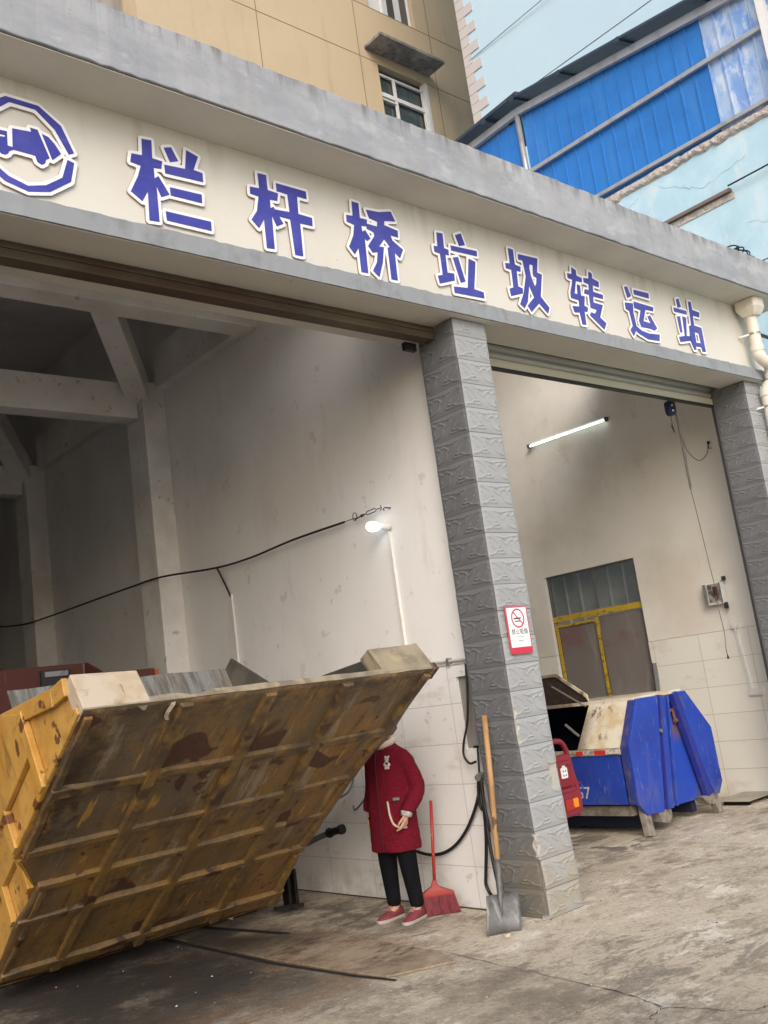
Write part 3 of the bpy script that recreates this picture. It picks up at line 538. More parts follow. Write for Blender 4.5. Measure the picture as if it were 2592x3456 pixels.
mb = MB(); mb.tube([(5.40, 8.595, 2.93), (5.395, 8.59, 1.4)], .016, 8); mb.build('pipe', WHITEP, co); MB().box(5.38, 5.418, 8.57, 8.61, 2.46, 2.475).build('clip', WHITEP, co)
lamp = thing('bulb_lamp', 'lit white bulb on a holder with conduit on the left bay wall', 'lamp', (5.42, 6.01, 3.08))
LED = mat('lit_bulb', (.9, .92, 1), .4, emis=((.85, .93, 1), 4))
mb = MB(); rr = [(.0, .012), (.01, .028), (.035, .043), (.07, .045), (.1, .036), (.115, .0185), (.12, .004)]
ax = Vector((-.9, .38, .06)).normalized(); p0 = Vector((5.335, 6.05, 3.095))
mb.tube([p0+ax*t for t, r_ in rr], [r_ for t, r_ in rr], 16); mb.build('bulb', LED, lamp, smooth=True)
mb = MB(); mb.tube([(5.42, 6.012, 3.085), (5.37, 6.03, 3.09), p0+ax*.005], [.04, .032, .026], 14); mb.build('lamp_holder', WHITEP, lamp, smooth=True)
MB().bar((5.41, 6.02, 3.05), (5.41, 6.013, 1.9), .022, .018, (0, 1, 0)).build('wire_cover', WHITEP, lamp)
wp = thing('water_pipe', 'thin grey pipe along the top of the tiles by the middle pillar', 'pipe', (5.395, 5.6, 1.88))
mb = MB(); mb.tube([(5.395, 5.22, 1.872), (5.395, 5.6, 1.883), (5.395, 7.4, 1.90)], .011, 8); mb.tube([(5.4, 5.22, 1.848), (5.4, 5.85, 1.858)], .006, 6); mb.build('pipe', mat('pale_grey_pipe', (.5, .49, .48), .4), wp)
MB().box(5.375, 5.42, 5.50, 5.525, 1.85, 1.905).build('clip', STEEL, wp)

ho = thing('black_hose', 'coiled black hose hanging beside the middle pillar', 'hose', (5.33, 5.3, 1.0))
mb = MB()
mb.tube(bez([(5.40, 5.335, 1.84), (5.37, 5.335, 1.6), (5.36, 5.37, 1.4), (5.35, 5.43, 1.25), (5.35, 5.45, 1.15), (5.35, 5.40, 1.09), (5.35, 5.33, 1.1)], 6), .009, 8)
mb.tube(bez([(5.37, 5.31, 1.2), (5.35, 5.305, 1.08), (5.345, 5.31, 1.0)], 5), .008, 8)
mb.tube(bez([(5.34, 5.31, .98), (5.36, 5.38, .82), (5.37, 5.55, .6), (5.375, 5.75, .45), (5.37, 5.97, .39), (5.36, 6.2, .42), (5.36, 6.5, .5)], 6), .013, 8)
mb.tube(bez([(5.34, 5.32, .98), (5.345, 5.345, .88), (5.345, 5.35, .78), (5.345, 5.33, .745), (5.34, 5.30, .78), (5.335, 5.29, .95)], 6), .012, 8)
mb.tube(bez([(5.335, 5.295, .98), (5.335, 5.30, .8), (5.34, 5.33, .55), (5.345, 5.39, .3), (5.345, 5.41, .2), (5.34, 5.37, .13), (5.30, 5.28, .09), (5.22, 5.15, .075), (5.15, 5.05, .09)], 6), .013, 8)
mb.tube(bez([(5.325, 5.285, .98), (5.315, 5.275, .8), (5.29, 5.255, .55), (5.27, 5.22, .3), (5.24, 5.15, .1), (5.2, 5.08, .05)], 6), .013, 8)
mb.tube(bez([(5.32, 5.275, .98), (5.31, 5.27, .8), (5.3, 5.25, .66), (5.31, 5.26, .6), (5.325, 5.285, .75), (5.335, 5.30, .97)], 6), .012, 8)
mb.build('hose', BLACK, ho, smooth=True)
mb = MB(); mb.tube([(5.36, 5.305, .995), (5.30, 5.29, .985)], [.03, .026], 12); mb.tube([(5.40, 5.31, 1.0), (5.34, 5.30, .99)], .012, 8); mb.build('hose_hook', STEEL, ho)
mb = MB(); mb.box(5.415, 5.435, 5.33, 5.40, 1.196, 1.212); mb.build('niche_scrap', BLACK, ho)

# shovel leaning on the pillar
WOOD = mat('worn_wood', (.42, .25, .11), .65, layers=[dict(s=(20, 20, 2), lo=.5, hi=.65, c=(.27, .14, .06), a=.7), dict(s=(9, 9, 6), lo=.62, hi=.66, c=(.05, .03, .02), a=.8)])
BLADE = mat('shovel_steel', (.17, .168, .165), .55, .45, layers=[dict(s=9, lo=.45, hi=.65, c=(.1, .095, .09), a=.8), dict(s=(30, 8, 4), lo=.55, hi=.7, c=(.35, .34, .32), a=.6)])
sv = thing('shovel', 'square steel shovel with a long wooden handle leaning on the middle pillar', 'shovel', (4.94, 4.9, 0))
A_, B_ = Vector((5.225, 5.05, 1.44)), Vector((5.02, 4.95, .30))
mb = MB(); mb.tube([A_, A_.lerp(B_, .4)+Vector((.008, 0, 0)), B_], [.021, .021, .02], 10); mb.build('handle', WOOD, sv, smooth=True)
mb = MB(); mb.tube([A_.lerp(B_, .86), B_, (4.995, 4.94, .2), (4.975, 4.925, .07)], [.023, .026, .016, .006], 10); mb.build('socket', BLADE, sv, smooth=True)
mb = MB(); rows = []; nxs = 12; ctr = [((4.915, 4.995, .245), (5.135, 4.90, .225)), ((4.895, 4.985, .18), (5.115, 4.88, .155)), ((4.855, 4.965, .09), (5.08, 4.855, .06)), ((4.82, 4.95, .010), (5.045, 4.835, .002))]
for (a, b) in ctr:
    a, b = Vector(a), Vector(b); rows.append([a.lerp(b, k/nxs)+Vector((.42, .9, 0))*(.016*(1-(2*k/nxs-1)**2)-.008) for k in range(nxs+1)])
vs = sum(rows, []); n = nxs+1
mb.add(vs, [(i*n+k, i*n+k+1, (i+1)*n+k+1, (i+1)*n+k) for i in range(len(rows)-1) for k in range(nxs)])
o = mb.build('blade', BLADE, sv, smooth=True); o.modifiers.new('thick', 'SOLIDIFY').thickness = .004

# red broom
BRED = mat('broom_red', (.36, .03, .028), .45, layers=[dict(s=(30, 30, 14), lo=.62, hi=.66, c=(.6, .45, .4), a=.8)])
BORG = mat('broom_head_red', (.30, .035, .028), .5); BRIS = mat('broom_bristle', (.26, .06, .075), .8, layers=[dict(s=(60, 60, 8), lo=.4, hi=.7, c=(.12, .02, .03), a=.8), dict(s=8, lo=.5, hi=.8, c=(.07, .04, .04), a=.7)])
br = thing('broom', 'red plastic broom standing against the tiled wall beside the person', 'broom', (5.17, 5.8, 0))
H0, H1 = Vector((5.26, 5.80, .83)), Vector((5.17, 5.79, .21))
mb = MB(); mb.tube([H0, H1], .0135, 10); mb.build('handle', BRED, br, smooth=True)
dirb = Vector((.766, -.643, 0)); nb = Vector((.643, .766, 0))
def bp(u, w_, z_): return Vector((5.17, 5.79, 0))+dirb*u+nb*w_+Vector((0, 0, z_))
mb = MB(); rings = []
for z_, u0, u1, t in ((.25, -.014, .014, .014), (.205, -.03, .03, .02), (.175, -.085, .09, .026), (.155, -.125, .14, .028), (.135, -.13, .145, .028)):
    rings.append([bp(u0, -t, z_), bp(u1, -t, z_), bp(u1, t, z_), bp(u0, t, z_)])
mb.loft(rings); mb.build('head', BORG, br, bevel=.004)
rd = random.Random(3); mb = MB()
for i in range(900):
    u = rd.uniform(-.125, .14); v = rd.uniform(-.026, .026); a = bp(u, v, .145); b = bp(u*1.1+.016+rd.gauss(0, .004), v*1.7+rd.gauss(0, .004), rd.uniform(.001, .012)); mb.tube([a, b], [.003, .0022], 4, False)
mb.build('bristles', BRIS, br)

# ---------------------------------------------------------------- things in the right bay
tl = thing('tube_light', 'lit fluorescent tube high on the right bay wall', 'lamp', (10.33, 7.65, 4.79))
TUB = mat('lit_tube', (.9, .93, .9), .4, emis=((.9, 1, .95), 2.2)); mb = MB(); mb.tube([(10.285, 7.0, 4.775), (10.285, 8.28, 4.79)], .014, 10); mb.build('tube', TUB, tl)
mb = MB(); mb.bar((10.325, 6.96, 4.795), (10.325, 8.32, 4.81), .05, .04); mb.build('batten', WHITEP, tl)
for y_, z_ in ((6.975, 4.775), (8.305, 4.79)): MB().box(10.265, 10.31, y_-.02, y_+.02, z_-.025, z_+.03).build('end_cap', mat('tube_cap', (.1, .1, .09), .6), tl)
fl = thing('floodlight', 'white floodlight box with a glass front on the right bay wall', 'floodlight', (10.35, 5.95, 2.3))
mb = MB(); mb.box(10.25, 10.34, 5.83, 6.07, 2.19, 2.45); mb.build('housing', WHITEP, fl, bevel=.01)
MB().box(10.236, 10.249, 5.86, 6.0, 2.22, 2.43).build('lens', mat('lamp_lens', (.3, .28, .26), .15, layers=[dict(s=(5, 14, 16), lo=.45, hi=.6, c=(.06, .045, .04), a=.9), dict(s=(5, 6, 30), lo=.55, hi=.62, c=(.7, .68, .62), a=.8)]), fl)
mb = MB(); mb.box(10.24, 10.25, 6.02, 6.06, 2.2, 2.44); mb.box(10.24, 10.25, 5.835, 5.852, 2.2, 2.44); mb.build('front_rim', STEEL, fl)
for q_ in (((10.3, 5.805, 2.455), (10.3, 5.805, 2.5)), ((10.29, 5.83, 2.13), (10.29, 5.83, 2.2))): MB().tube(q_, .025, 8).build('bracket_knob', BLACK, fl)
sw = thing('switch_box', 'small white switch box at the top of the conduit on right bay tiles', 'switch', (10.34, 5.8, 1.93)); MB().box(10.305, 10.342, 5.765, 5.84, 1.887, 1.97).build('box', WHITEP, sw, bevel=.004); MB().box(10.3, 10.305, 5.785, 5.82, 1.91, 1.95).build('rocker', WHITEP, sw)
sw2 = thing('socket_box', 'wide white double socket below the conduit on right bay tiles', 'socket', (10.34, 5.68, 1.15)); MB().box(10.31, 10.342, 5.625, 5.785, 1.115, 1.2).build('box', WHITEP, sw2, bevel=.004); MB().box(10.304, 10.31, 5.64, 5.7, 1.125, 1.19).build('rocker', WHITEP, sw2); MB().box(10.304, 10.31, 5.71, 5.77, 1.125, 1.19).build('rocker', WHITEP, sw2)
tag(MB().bar((10.33, 5.8, 1.885), (10.33, 5.755, 1.2), .03, .024, (0, 1, 0)).build('wire_cover_strip', WHITEP), 'white conduit strip between the switch and the socket', 'conduit')
so = thing('cable_outlet', 'black cable outlet hole with bent wire on the right bay wall', 'outlet', (10.34, 5.66, 4.07)); MB().box(10.325, 10.35, 5.62, 5.7, 4.03, 4.11).build('plate', WHITEP, so); mb = MB(); mb.tube([(10.318, 5.66, 4.08), (10.33, 5.66, 4.08)], .02, 8); mb.tube([(10.32, 5.66, 4.05), (10.3, 5.66, 4.01), (10.3, 5.62, 4.0)], .005, 6); mb.build('plug', BLACK, so)
mo = thing('shutter_control_box', 'dark blue control box hanging under the rolled shutter', 'control box', (9.17, 5.38, 4.25))
BLUB = mat('dark_blue_plastic', (.01, .018, .06), .35); mb = MB(); mb.prism(rrect(9.105, 9.225, 4.225, 4.39, .045), fxz, 5.36, 5.42); mb.build('case', BLUB, mo, bevel=.008)
mb = MB(); mb.tube([(9.165, 5.358, 4.335), (9.165, 5.352, 4.335)], .012, 10); mb.tube([(9.165, 5.358, 4.275), (9.165, 5.352, 4.275)], .012, 10); mb.build('button', WHITEP, mo); mb = MB(); mb.tube([(9.16, 5.39, 4.225), (9.155, 5.39, 4.15), (9.14, 5.39, 4.1), (9.16, 5.39, 4.06), (9.165, 5.39, 4.03)], [.003, .003, .008, .007, .004], 6); mb.tube([(9.165, 5.39, 4.39), (9.165, 5.33, 4.46)], .012, 6); mb.build('hanger', BLACK, mo)
GCORD = mat('grey_cord', (.12, .11, .1), .6)
hc = thing('hanging_cord', 'thin control cord with a small pendant switch hanging in the right bay', 'cord', (9.4, 5.42, 2))
mb = MB(); mb.tube(bez([(9.26, 5.40, 4.46), (9.29, 5.40, 4.1), (9.30, 5.41, 3.7), (9.30, 5.41, 3.41)], 6), .011, 6); mb.tube(bez([(9.265, 5.39, 4.46), (9.31, 5.40, 4.0), (9.30, 5.4, 3.43)], 6), .007, 6)
mb.tube(bez([(9.30, 5.41, 3.42), (9.34, 5.41, 3.0), (9.37, 5.41, 2.6), (9.39, 5.41, 2.38), (9.38, 5.41, 2.28), (9.38, 5.41, 2.1), (9.40, 5.41, 1.85), (9.37, 5.41, 1.68), (9.375, 5.41, 1.6)], 6), .0045, 6); mb.build('cord', GCORD, hc)
MB().bar((9.378, 5.408, 2.34), (9.382, 5.408, 2.24), .03, .045, (0, 1, 0)).build('pendant_switch', mat('brown_plastic', (.05, .02, .018), .4), hc, bevel=.004)
mb = MB(); mb.tube([(9.375, 5.41, 1.61), (9.376, 5.41, 1.57)], [.006, .014], 8); mb.build('pull_end', BLACK, hc)
lc = MB(); lc.tube(bez([(9.30, 5.4, 4.42), (9.42, 5.45, 3.95), (9.7, 5.55, 3.85), (9.98, 5.62, 3.83), (10.2, 5.64, 3.93), (10.3, 5.655, 4.06)], 6), .005, 6); tag(lc.build('looped_wire', GCORD, smooth=True), 'loose wire looping from the shutter to the outlet hole', 'wire')
# ---------------------------------------------------------------- tipped yellow hopper (local frame: x along the facade, y=s down the ribbed face, z=t out of its back)
PATCH = lambda sc, lo, o, c, a=.9: dict(s=sc, lo=lo, hi=lo+.035, c=c, a=a, o=o, d=2.5, r=.5)
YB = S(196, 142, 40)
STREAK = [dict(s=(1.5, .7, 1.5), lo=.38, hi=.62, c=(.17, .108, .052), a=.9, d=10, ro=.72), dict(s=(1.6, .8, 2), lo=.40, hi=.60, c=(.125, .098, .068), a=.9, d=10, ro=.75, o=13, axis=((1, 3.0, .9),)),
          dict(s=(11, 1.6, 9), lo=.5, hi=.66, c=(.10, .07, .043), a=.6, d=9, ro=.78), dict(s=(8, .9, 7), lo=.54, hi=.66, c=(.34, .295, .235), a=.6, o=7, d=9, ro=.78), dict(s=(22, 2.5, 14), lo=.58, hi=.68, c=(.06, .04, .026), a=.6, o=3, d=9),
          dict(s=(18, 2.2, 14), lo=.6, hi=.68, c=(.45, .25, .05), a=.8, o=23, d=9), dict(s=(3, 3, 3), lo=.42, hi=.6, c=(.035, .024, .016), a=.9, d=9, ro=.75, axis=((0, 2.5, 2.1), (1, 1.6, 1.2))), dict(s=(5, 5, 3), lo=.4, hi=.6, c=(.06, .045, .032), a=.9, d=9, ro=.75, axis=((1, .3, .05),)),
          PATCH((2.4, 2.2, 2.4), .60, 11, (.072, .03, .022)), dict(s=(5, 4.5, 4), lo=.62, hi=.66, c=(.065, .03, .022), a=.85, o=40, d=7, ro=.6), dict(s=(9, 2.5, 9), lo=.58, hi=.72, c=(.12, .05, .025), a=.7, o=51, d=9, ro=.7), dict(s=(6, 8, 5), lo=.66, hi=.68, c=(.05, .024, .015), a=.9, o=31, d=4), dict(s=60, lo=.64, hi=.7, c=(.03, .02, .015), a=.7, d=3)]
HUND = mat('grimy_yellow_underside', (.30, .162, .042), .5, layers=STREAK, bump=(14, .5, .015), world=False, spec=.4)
HRIB = mat('worn_yellow_rib', (.27, .152, .042), .5, layers=[dict(s=(1.5, 1.5, 1.5), lo=.38, hi=.62, c=(.16, .105, .053), a=.9, d=10, ro=.75), dict(s=(5, 5, 5), lo=.46, hi=.62, c=(.10, .072, .045), a=.8, d=10, ro=.78, o=5), dict(s=(9, 9, 9), lo=.57, hi=.68, c=(.36, .31, .24), a=.6, d=9, ro=.78, o=9), PATCH(4, .61, 17, (.06, .026, .018)), dict(s=(6, 6, 6), lo=.42, hi=.6, c=(.07, .05, .034), a=.85, d=9, axis=((1, 1.7, .8),), o=3)], bump=(20, .4), world=False)
HYEL = mat('chipped_yellow_paint', (.50, .29, .075), .48, layers=[dict(s=(3, 3, 3), lo=.48, hi=.66, c=(.3, .17, .05), a=.8, d=10, ro=.75, o=21), dict(s=(9, 4, 9), lo=.54, hi=.68, c=(.15, .095, .045), a=.7, d=10, ro=.75, o=27), dict(s=(2, 2, 2), lo=.45, hi=.7, c=(.42, .21, .035), a=.8, d=7), dict(s=(12, 12, 3), lo=.56, hi=.72, c=(.14, .08, .03), a=.75), dict(s=(5, 5, 5), lo=.62, hi=.655, c=(.10, .035, .02), a=.9, o=5, d=3), dict(s=30, lo=.68, hi=.72, c=(.05, .03, .02), a=.8)], bump=(16, .25), world=False)
HBARE = mat('bare_worn_pad', (.47, .40, .31), .55, layers=[dict(s=5, lo=.42, hi=.64, c=(.4, .31, .2), a=.8), dict(s=(4, 14, 5), lo=.55, hi=.66, c=(.2, .15, .1), a=.7, o=4), PATCH(7, .64, 3, (.16, .07, .04))], bump=(20, .3), world=False)
HGRIM = mat('grimy_grey_pad', (.3, .25, .17), .55, layers=[dict(s=(4, 16, 4), lo=.4, hi=.6, c=(.15, .125, .09), a=.85), dict(s=8, lo=.55, hi=.7, c=(.42, .32, .18), a=.7, o=3)], bump=(20, .3), world=False)
HIN = mat('scraped_inner_steel', (.3, .29, .26), .42, .55, layers=[dict(s=(26, 3, 3), lo=.42, hi=.64, c=(.13, .11, .085), a=.8), dict(s=(7, 2, 2), lo=.52, hi=.7, c=(.2, .13, .07), a=.7, o=4), dict(s=40, lo=.62, hi=.68, c=(.5, .5, .48), a=.6)], bump=(30, .3), world=False)
HDARK = mat('dark_steel_inner', (.075, .07, .062), .6, .3, layers=[dict(s=(8, 3, 8), lo=.45, hi=.65, c=(.13, .11, .09), a=.7)], bump=(20, .3), world=False)
TH_ = math.atan2(1.56, 2.2)
O_ = Vector((0, 4.765, 1.827))
hp = thing('waste_hopper', 'tipped up yellow ribbed steel waste hopper with rust patches in front of the left bay', 'hopper', O_, rx=-TH_)
cs, sn = math.cos(TH_), math.sin(TH_)
def ST(y, z):
    dy, dz = y-O_.y, z-O_.z; return (dy*cs-dz*sn, dy*sn+dz*cs)
OUT = [(2.05, 0), (2.055, .7), (2.085, 1.36), (2.27, 1.72), (2.235, 2.1), (2.27, 2.60), (2.33, 2.95), (4.62, 2.95), (4.45, 2.2), (4.455, 1.2), (4.545, .67), (4.51, 0)]
mb = MB()
# face sheet, gently dented
def xl(s_):
    for a, b in zip(OUT[:6], OUT[1:7]):
        if a[1] <= s_ <= b[1]: return a[0]+(b[0]-a[0])*(s_-a[1])/(b[1]-a[1])
    return OUT[6][0]
def xr(s_):
    q = OUT[7:][::-1]
    for a, b in zip(q[:-1], q[1:]):
        if a[1] <= s_ <= b[1]: return a[0]+(b[0]-a[0])*(s_-a[1])/(b[1]-a[1])
    return q[-1][0]
rd = random.Random(11); NS_, NX_ = 60, 56; vs = []
from mathutils import noise as mnoise
for i in range(NS_+1):
    s_ = 2.95*i/NS_
    for j in range(NX_+1):
        x = xl(s_)+(xr(s_)-xl(s_))*j/NX_; t = mnoise.noise((x*2.3, s_*2.3, 1))*.012+mnoise.noise((x*6, s_*6, 4))*.004
        vs.append((x, s_, t))
mb.add(vs, [(i*(NX_+1)+j, i*(NX_+1)+j+1, (i+1)*(NX_+1)+j+1, (i+1)*(NX_+1)+j) for i in range(NS_) for j in range(NX_)])
o = mb.build('ribbed_bottom', HUND, hp, local=True, smooth=True); o.modifiers.new('thick', 'SOLIDIFY').thickness = -.012
def rib(p, q, wd, ht, name='rib', taper=.7):
    """hat-section bar lying on the face, slightly bent"""
    p, q = Vector((*p, 0)), Vector((*q, 0)); d = (q-p).normalized(); sd_ = Vector((-d.y, d.x, 0)); rings = []; n = 14
    for k in range(n+1):
        c_ = p.lerp(q, k/n)+sd_*mnoise.noise((p.x+k*.4, p.y*3, 2))*.012; h = ht*(1+.25*mnoise.noise((k*.6, p.y*5, 7)))
        wv = wd*(1+.12*mnoise.noise((k*.5, p.x*5, 9)))
        rings.append([c_+sd_*wv/2+Vector((0, 0, .012)), c_+sd_*wv/2*taper+Vector((0, 0, -h)), c_-sd_*wv/2*taper+Vector((0, 0, -h)), c_-sd_*wv/2+Vector((0, 0, .012))])
    m_ = MB(); m_.loft(rings); return m_.build(name, HRIB, hp, local=True, bevel=.006)
for (sa, sb, wd, ht) in ((.70, .645, .11, .036), (1.27, 1.165, .085, .036), (1.68, 1.615, .08, .038), (2.09, 2.04, .085, .04), (2.78, 2.70, .09, .045)):
    rib((xl(sa)+.01, sa), (xr(sb)-.01, sb), wd, ht)
for (xa, xb) in ((2.645, 2.715), (3.205, 3.345), (3.785, 3.985)):
    rib((xa, .03), (xb, 2.9), .095, .042, taper=.72)
rib((2.09, .05), (2.09, 1.3), .06, .03); rib((2.32, 1.7), (2.33, 2.75), .05, .03); rib((4.47, .04), (4.41, 1.2), .075, .04); rib((4.41, 1.2), (4.42, 2.1), .075, .04); rib((4.42, 2.15), (4.52, 2.9), .075, .04)
mb = MB(); mb.loft([[(2.33, 2.88, .02), (2.33, 2.97, -.01), (2.33, 2.99, .3), (2.33, 2.9, .3)], [(4.62, 2.88, .02), (4.62, 2.97, -.01), (4.62, 2.99, .3), (4.62, 2.9, .3)]]); mb.build('bottom_beam', HUND, hp, local=True, bevel=.008)
# rim along the top edge
mb = MB(); rings = []
for k in range(61):
    x = 2.05+(4.51-2.05)*k/60; dip = 0; 
    if .225 < k/60 < .30: dip = -.025*math.sin((k/60-.225)/.075*math.pi)
    rings.append([(x, -.008-mnoise.noise((x*5, 0, 0))*.006, -.012), (x, -.008, .028+dip+mnoise.noise((x*4, 1, 0))*.008), (x, .05, .028+dip), (x, .05, .0)])
mb.loft(rings); mb.build('rim', HGRIM, hp, local=True)
mb = MB(); mb.loft([[(2.045, -.012, -.005), (2.045, -.005, .228), (2.045, .10, .235), (2.045, .10, -.005)], [(2.42, -.012, -.005), (2.418, -.005, .215), (2.418, .07, .222), (2.42, .07, -.005)]]); mb.build('end_pad', HBARE, hp, local=True, bevel=.006)
mb = MB(); mb.loft([[(4.075, -.012, .0), (4.055, -.005, .205), (4.055, .11, .215), (4.075, .11, .0)], [(4.515, -.012, .0), (4.50, -.005, .215), (4.50, .11, .22), (4.515, .11, .0)]]); mb.build('end_pad', HGRIM, hp, local=True, bevel=.006)
mb = MB(); mb.loft([[(4.49, -.02, -.03), (4.49, -.02, .03), (4.49, .09, .03), (4.49, .09, -.03)], [(4.535, -.02, -.03), (4.535, -.02, .03), (4.535, .09, .03), (4.535, .09, -.03)]]); mb.build('corner_lug', HUND, hp, local=True, bevel=.006)
mb = MB(); pts = [(2.565, .0, .01), (2.56, .03, -.012), (2.545, .08, -.02), (2.55, .12, -.018), (2.565, .15, -.02)]
mb.add([(x-.010, a, b) for x, a, b in pts]+[(x+.012, a, b-.006) for x, a, b in pts], [(i, i+1, 5+i+1, 5+i) for i in range(4)]); o = mb.build('torn_strip', HBARE, hp, local=True); o.modifiers.new('t', 'SOLIDIFY').thickness = .004
# end walls
tops = [ST(*p) for p in ((4.92, 1.985), (5.10, 1.948), (5.83, 1.872), (6.6, 1.80), (7.4, 1.6))]
def endwall(xa, xb, x2, side, m):
    """xa: outer plane for s<1.36, x2: outer plane for s>1.72"""
    up_ = [(-.008, 0), (-.005, .22)]+tops[1:3]
    m_ = MB(); yz = lambda u, v, w_: (w_, u, v)
    poly = [(0, 0), (-.005, .2)]+tops[1:4]+[(1.5, .95), (1.40, .02)]
    poly = [(0, 0), (-.005, .215), tops[1], tops[2], tops[3], (1.38, .004)]
    m_.prism(poly, yz, xa, xb)
    poly = [(1.36, .0), tops[3], tops[4], (2.94, 1.2), (2.94, 0)]
    m_.prism(poly, yz, x2, x2+(xb-xa)); return m_
endwall(2.055, 2.085, 2.262, 1, HYEL).build('end_wall', HYEL, hp, local=True, bevel=.004)
endwall(4.47, 4.50, 4.43, 1, HUND).build('end_wall', HDARK, hp, local=True, bevel=.004)
mb = MB(); mb.loft([[(2.06, 1.36, -.005), (2.06, 1.3, .9), (2.09, 1.3, .9), (2.09, 1.36, -.005)], [(2.262, 1.72, -.005), (2.262, 1.66, .95), (2.29, 1.66, .95), (2.29, 1.72, -.005)]]); mb.build('corner_gusset', HYEL, hp, local=True)
# ribs of the left end wall
def erib(a, b, wd=.055, x=2.055, th=.034):
    a, b = ST(*a), ST(*b); m_ = MB(); m_.bar((x-th/2, *a), (x-th/2, *b), wd, th, (1, 0, 0)); m_.build('rib', HYEL, hp, local=True, bevel=.008)
t1 = [(4.94, 1.955), (5.10, 1.915), (5.83, 1.84), (6.6, 1.765)]
m_ = MB()
for a, b in zip(t1[:-1], t1[1:]): a, b = ST(*a), ST(*b); m_.bar((2.04, *a), (2.04, *b), .10, .035, (1, 0, 0))
m_.build('top_flange', HYEL, hp, local=True, bevel=.006)
def stbar(a, b, wd, x, th):
    m_ = MB(); m_.bar((x-th/2, *a), (x-th/2, *b), wd, th, (1, 0, 0)); m_.build('rib', HYEL, hp, local=True, bevel=.006)
fx = lambda u, v, w_: (w_, u, v)
MB().prism([(.64, .245), (1.42, .245), (1.42, .93), tops[2], (.64, .50)], fx, 2.018, 2.054).build('raised_panel', HYEL, hp, local=True, bevel=.006)
MB().prism([(1.46, .25), (2.9, .25), (2.9, 1.15), (1.6, 1.0), (1.46, .94)], fx, 2.222, 2.261).build('raised_panel', HYEL, hp, local=True, bevel=.006)
stbar((.675, .0), (.645, .50), .075, 2.054, .042); stbar((1.25, .0), (1.25, .26), .075, 2.056, .042); stbar((1.75, .0), (1.75, .26), .07, 2.261, .042); stbar((2.13, .0), (2.13, .26), .07, 2.261, .042)
m_ = MB(); a, b = ST(4.79, 1.80), ST(5.86, 1.06); m_.bar((2.043, a[0], .022), (2.043, b[0], .022), .045, .028, (1, 0, 0)); m_.build('edge_bar', HYEL, hp, local=True, bevel=.006)
# inner sheets seen over the rim
m_ = MB(); a, b = ST(5.98, 2.02), ST(5.70, 1.55); vs = []
nn = 24
for k in range(nn+1):
    x = 2.1+(3.63-2.1)*k/nn; d = mnoise.noise((x*3, 3, 3))*.012; vs += [(x, a[0], a[1]+d), (x, b[0]+d, b[1])]
m_.add(vs, [(2*i, 2*i+1, 2*i+3, 2*i+2) for i in range(nn)]); o = m_.build('inner_back_sheet', HIN, hp, local=True); o.modifiers.new('t', 'SOLIDIFY').thickness = .01
m_ = MB(); m_.prism([ST(5.88, 2.085), ST(5.43, 1.868), ST(5.45, 1.5), ST(5.9, 1.6), ST(5.99, 2.0)], lambda u, v, w_: (w_, u, v), 3.63, 3.645); m_.build('inner_cheek', HDARK, hp, local=True)
m_ = MB(); m_.prism([ST(5.0, 1.99), ST(5.295, 1.952), ST(6.081, 1.866), ST(6.3, 1.5), ST(5.2, 1.6)], lambda u, v, w_: (w_, u, v), 4.38, 4.395); m_.build('inner_cheek', HDARK, hp, local=True)
a, b = ST(6.35, 1.90), ST(6.3, 1.5); m_ = MB(); m_.loft([[(3.64, *a), (3.64, *b), (3.64, b[0]+.03, b[1]), (3.64, a[0]+.03, a[1])], [(4.40, a[0], a[1]-.02), (4.40, *b), (4.40, b[0]+.03, b[1]), (4.40, a[0]+.03, a[1]-.02)]]); m_.build('inner_far_sheet', HDARK, hp, local=True)
# steel frame the hopper is hinged on, with its bumper foot
hf = thing('hopper_frame', 'dark low steel frame under the back edge of the tipped hopper', 'frame', (3.6, 7.6, 0))
DKS = mat('dark_oily_steel', (.022, .021, .02), .5, .4, layers=[dict(s=8, lo=.5, hi=.7, c=(.1, .06, .03), a=.7)])
mb = MB(); mb.box(2.4, 4.7, 7.6, 7.72, 0, .06); mb.box(2.4, 2.55, 7.72, 9, 0, .06); mb.box(4.5, 4.65, 7.72, 9, 0, .06); mb.build('base_beam', DKS, hf, bevel=.006)
mb = MB(); mb.box(4.80, 4.83, 7.24, 7.34, .02, .33); mb.box(4.87, 4.90, 7.24, 7.34, .02, .33); mb.build('hinge_bracket', DKS, hf, bevel=.004)
mb = MB(); mb.bar((4.62, 7.2, .07), (4.92, 7.22, .03), .03, .03); mb.build('lever', DKS, hf)

# red compactor body further back
RC = mat('rusty_red_paint', (.10, .026, .018), .6, layers=[dict(s=(4, 4, 2), lo=.42, hi=.65, c=(.09, .03, .024), a=.85), dict(s=(18, 18, 3), lo=.6, hi=.7, c=(.25, .12, .07), a=.5), dict(s=3, lo=.55, hi=.7, c=(.04, .03, .05), a=.7, o=3)], bump=(20, .3))
ORNG = mat('orange_edge_paint', (.42, .1, .03), .6, layers=[dict(s=8, lo=.5, hi=.7, c=(.2, .06, .03), a=.7)])
rc = thing('compactor', 'rusty red compactor body behind the yellow hopper', 'compactor', (3.3, 9.3, 0))
mb = MB(); mb.box(1.2, 3.68, 8.5, 8.56, 0, 2.34); mb.box(1.2, 4.38, 9.4, 9.46, 0, 2.1); mb.build('front_plate', RC, rc, bevel=.005)
mb = MB(); mb.prism([(8.5, 2.34), (7.55, 2.0), (7.55, .3), (8.5, 0)], lambda u, v, w_: (w_, u, v), 3.70, 3.73); mb.build('side_cheek', RC, rc)
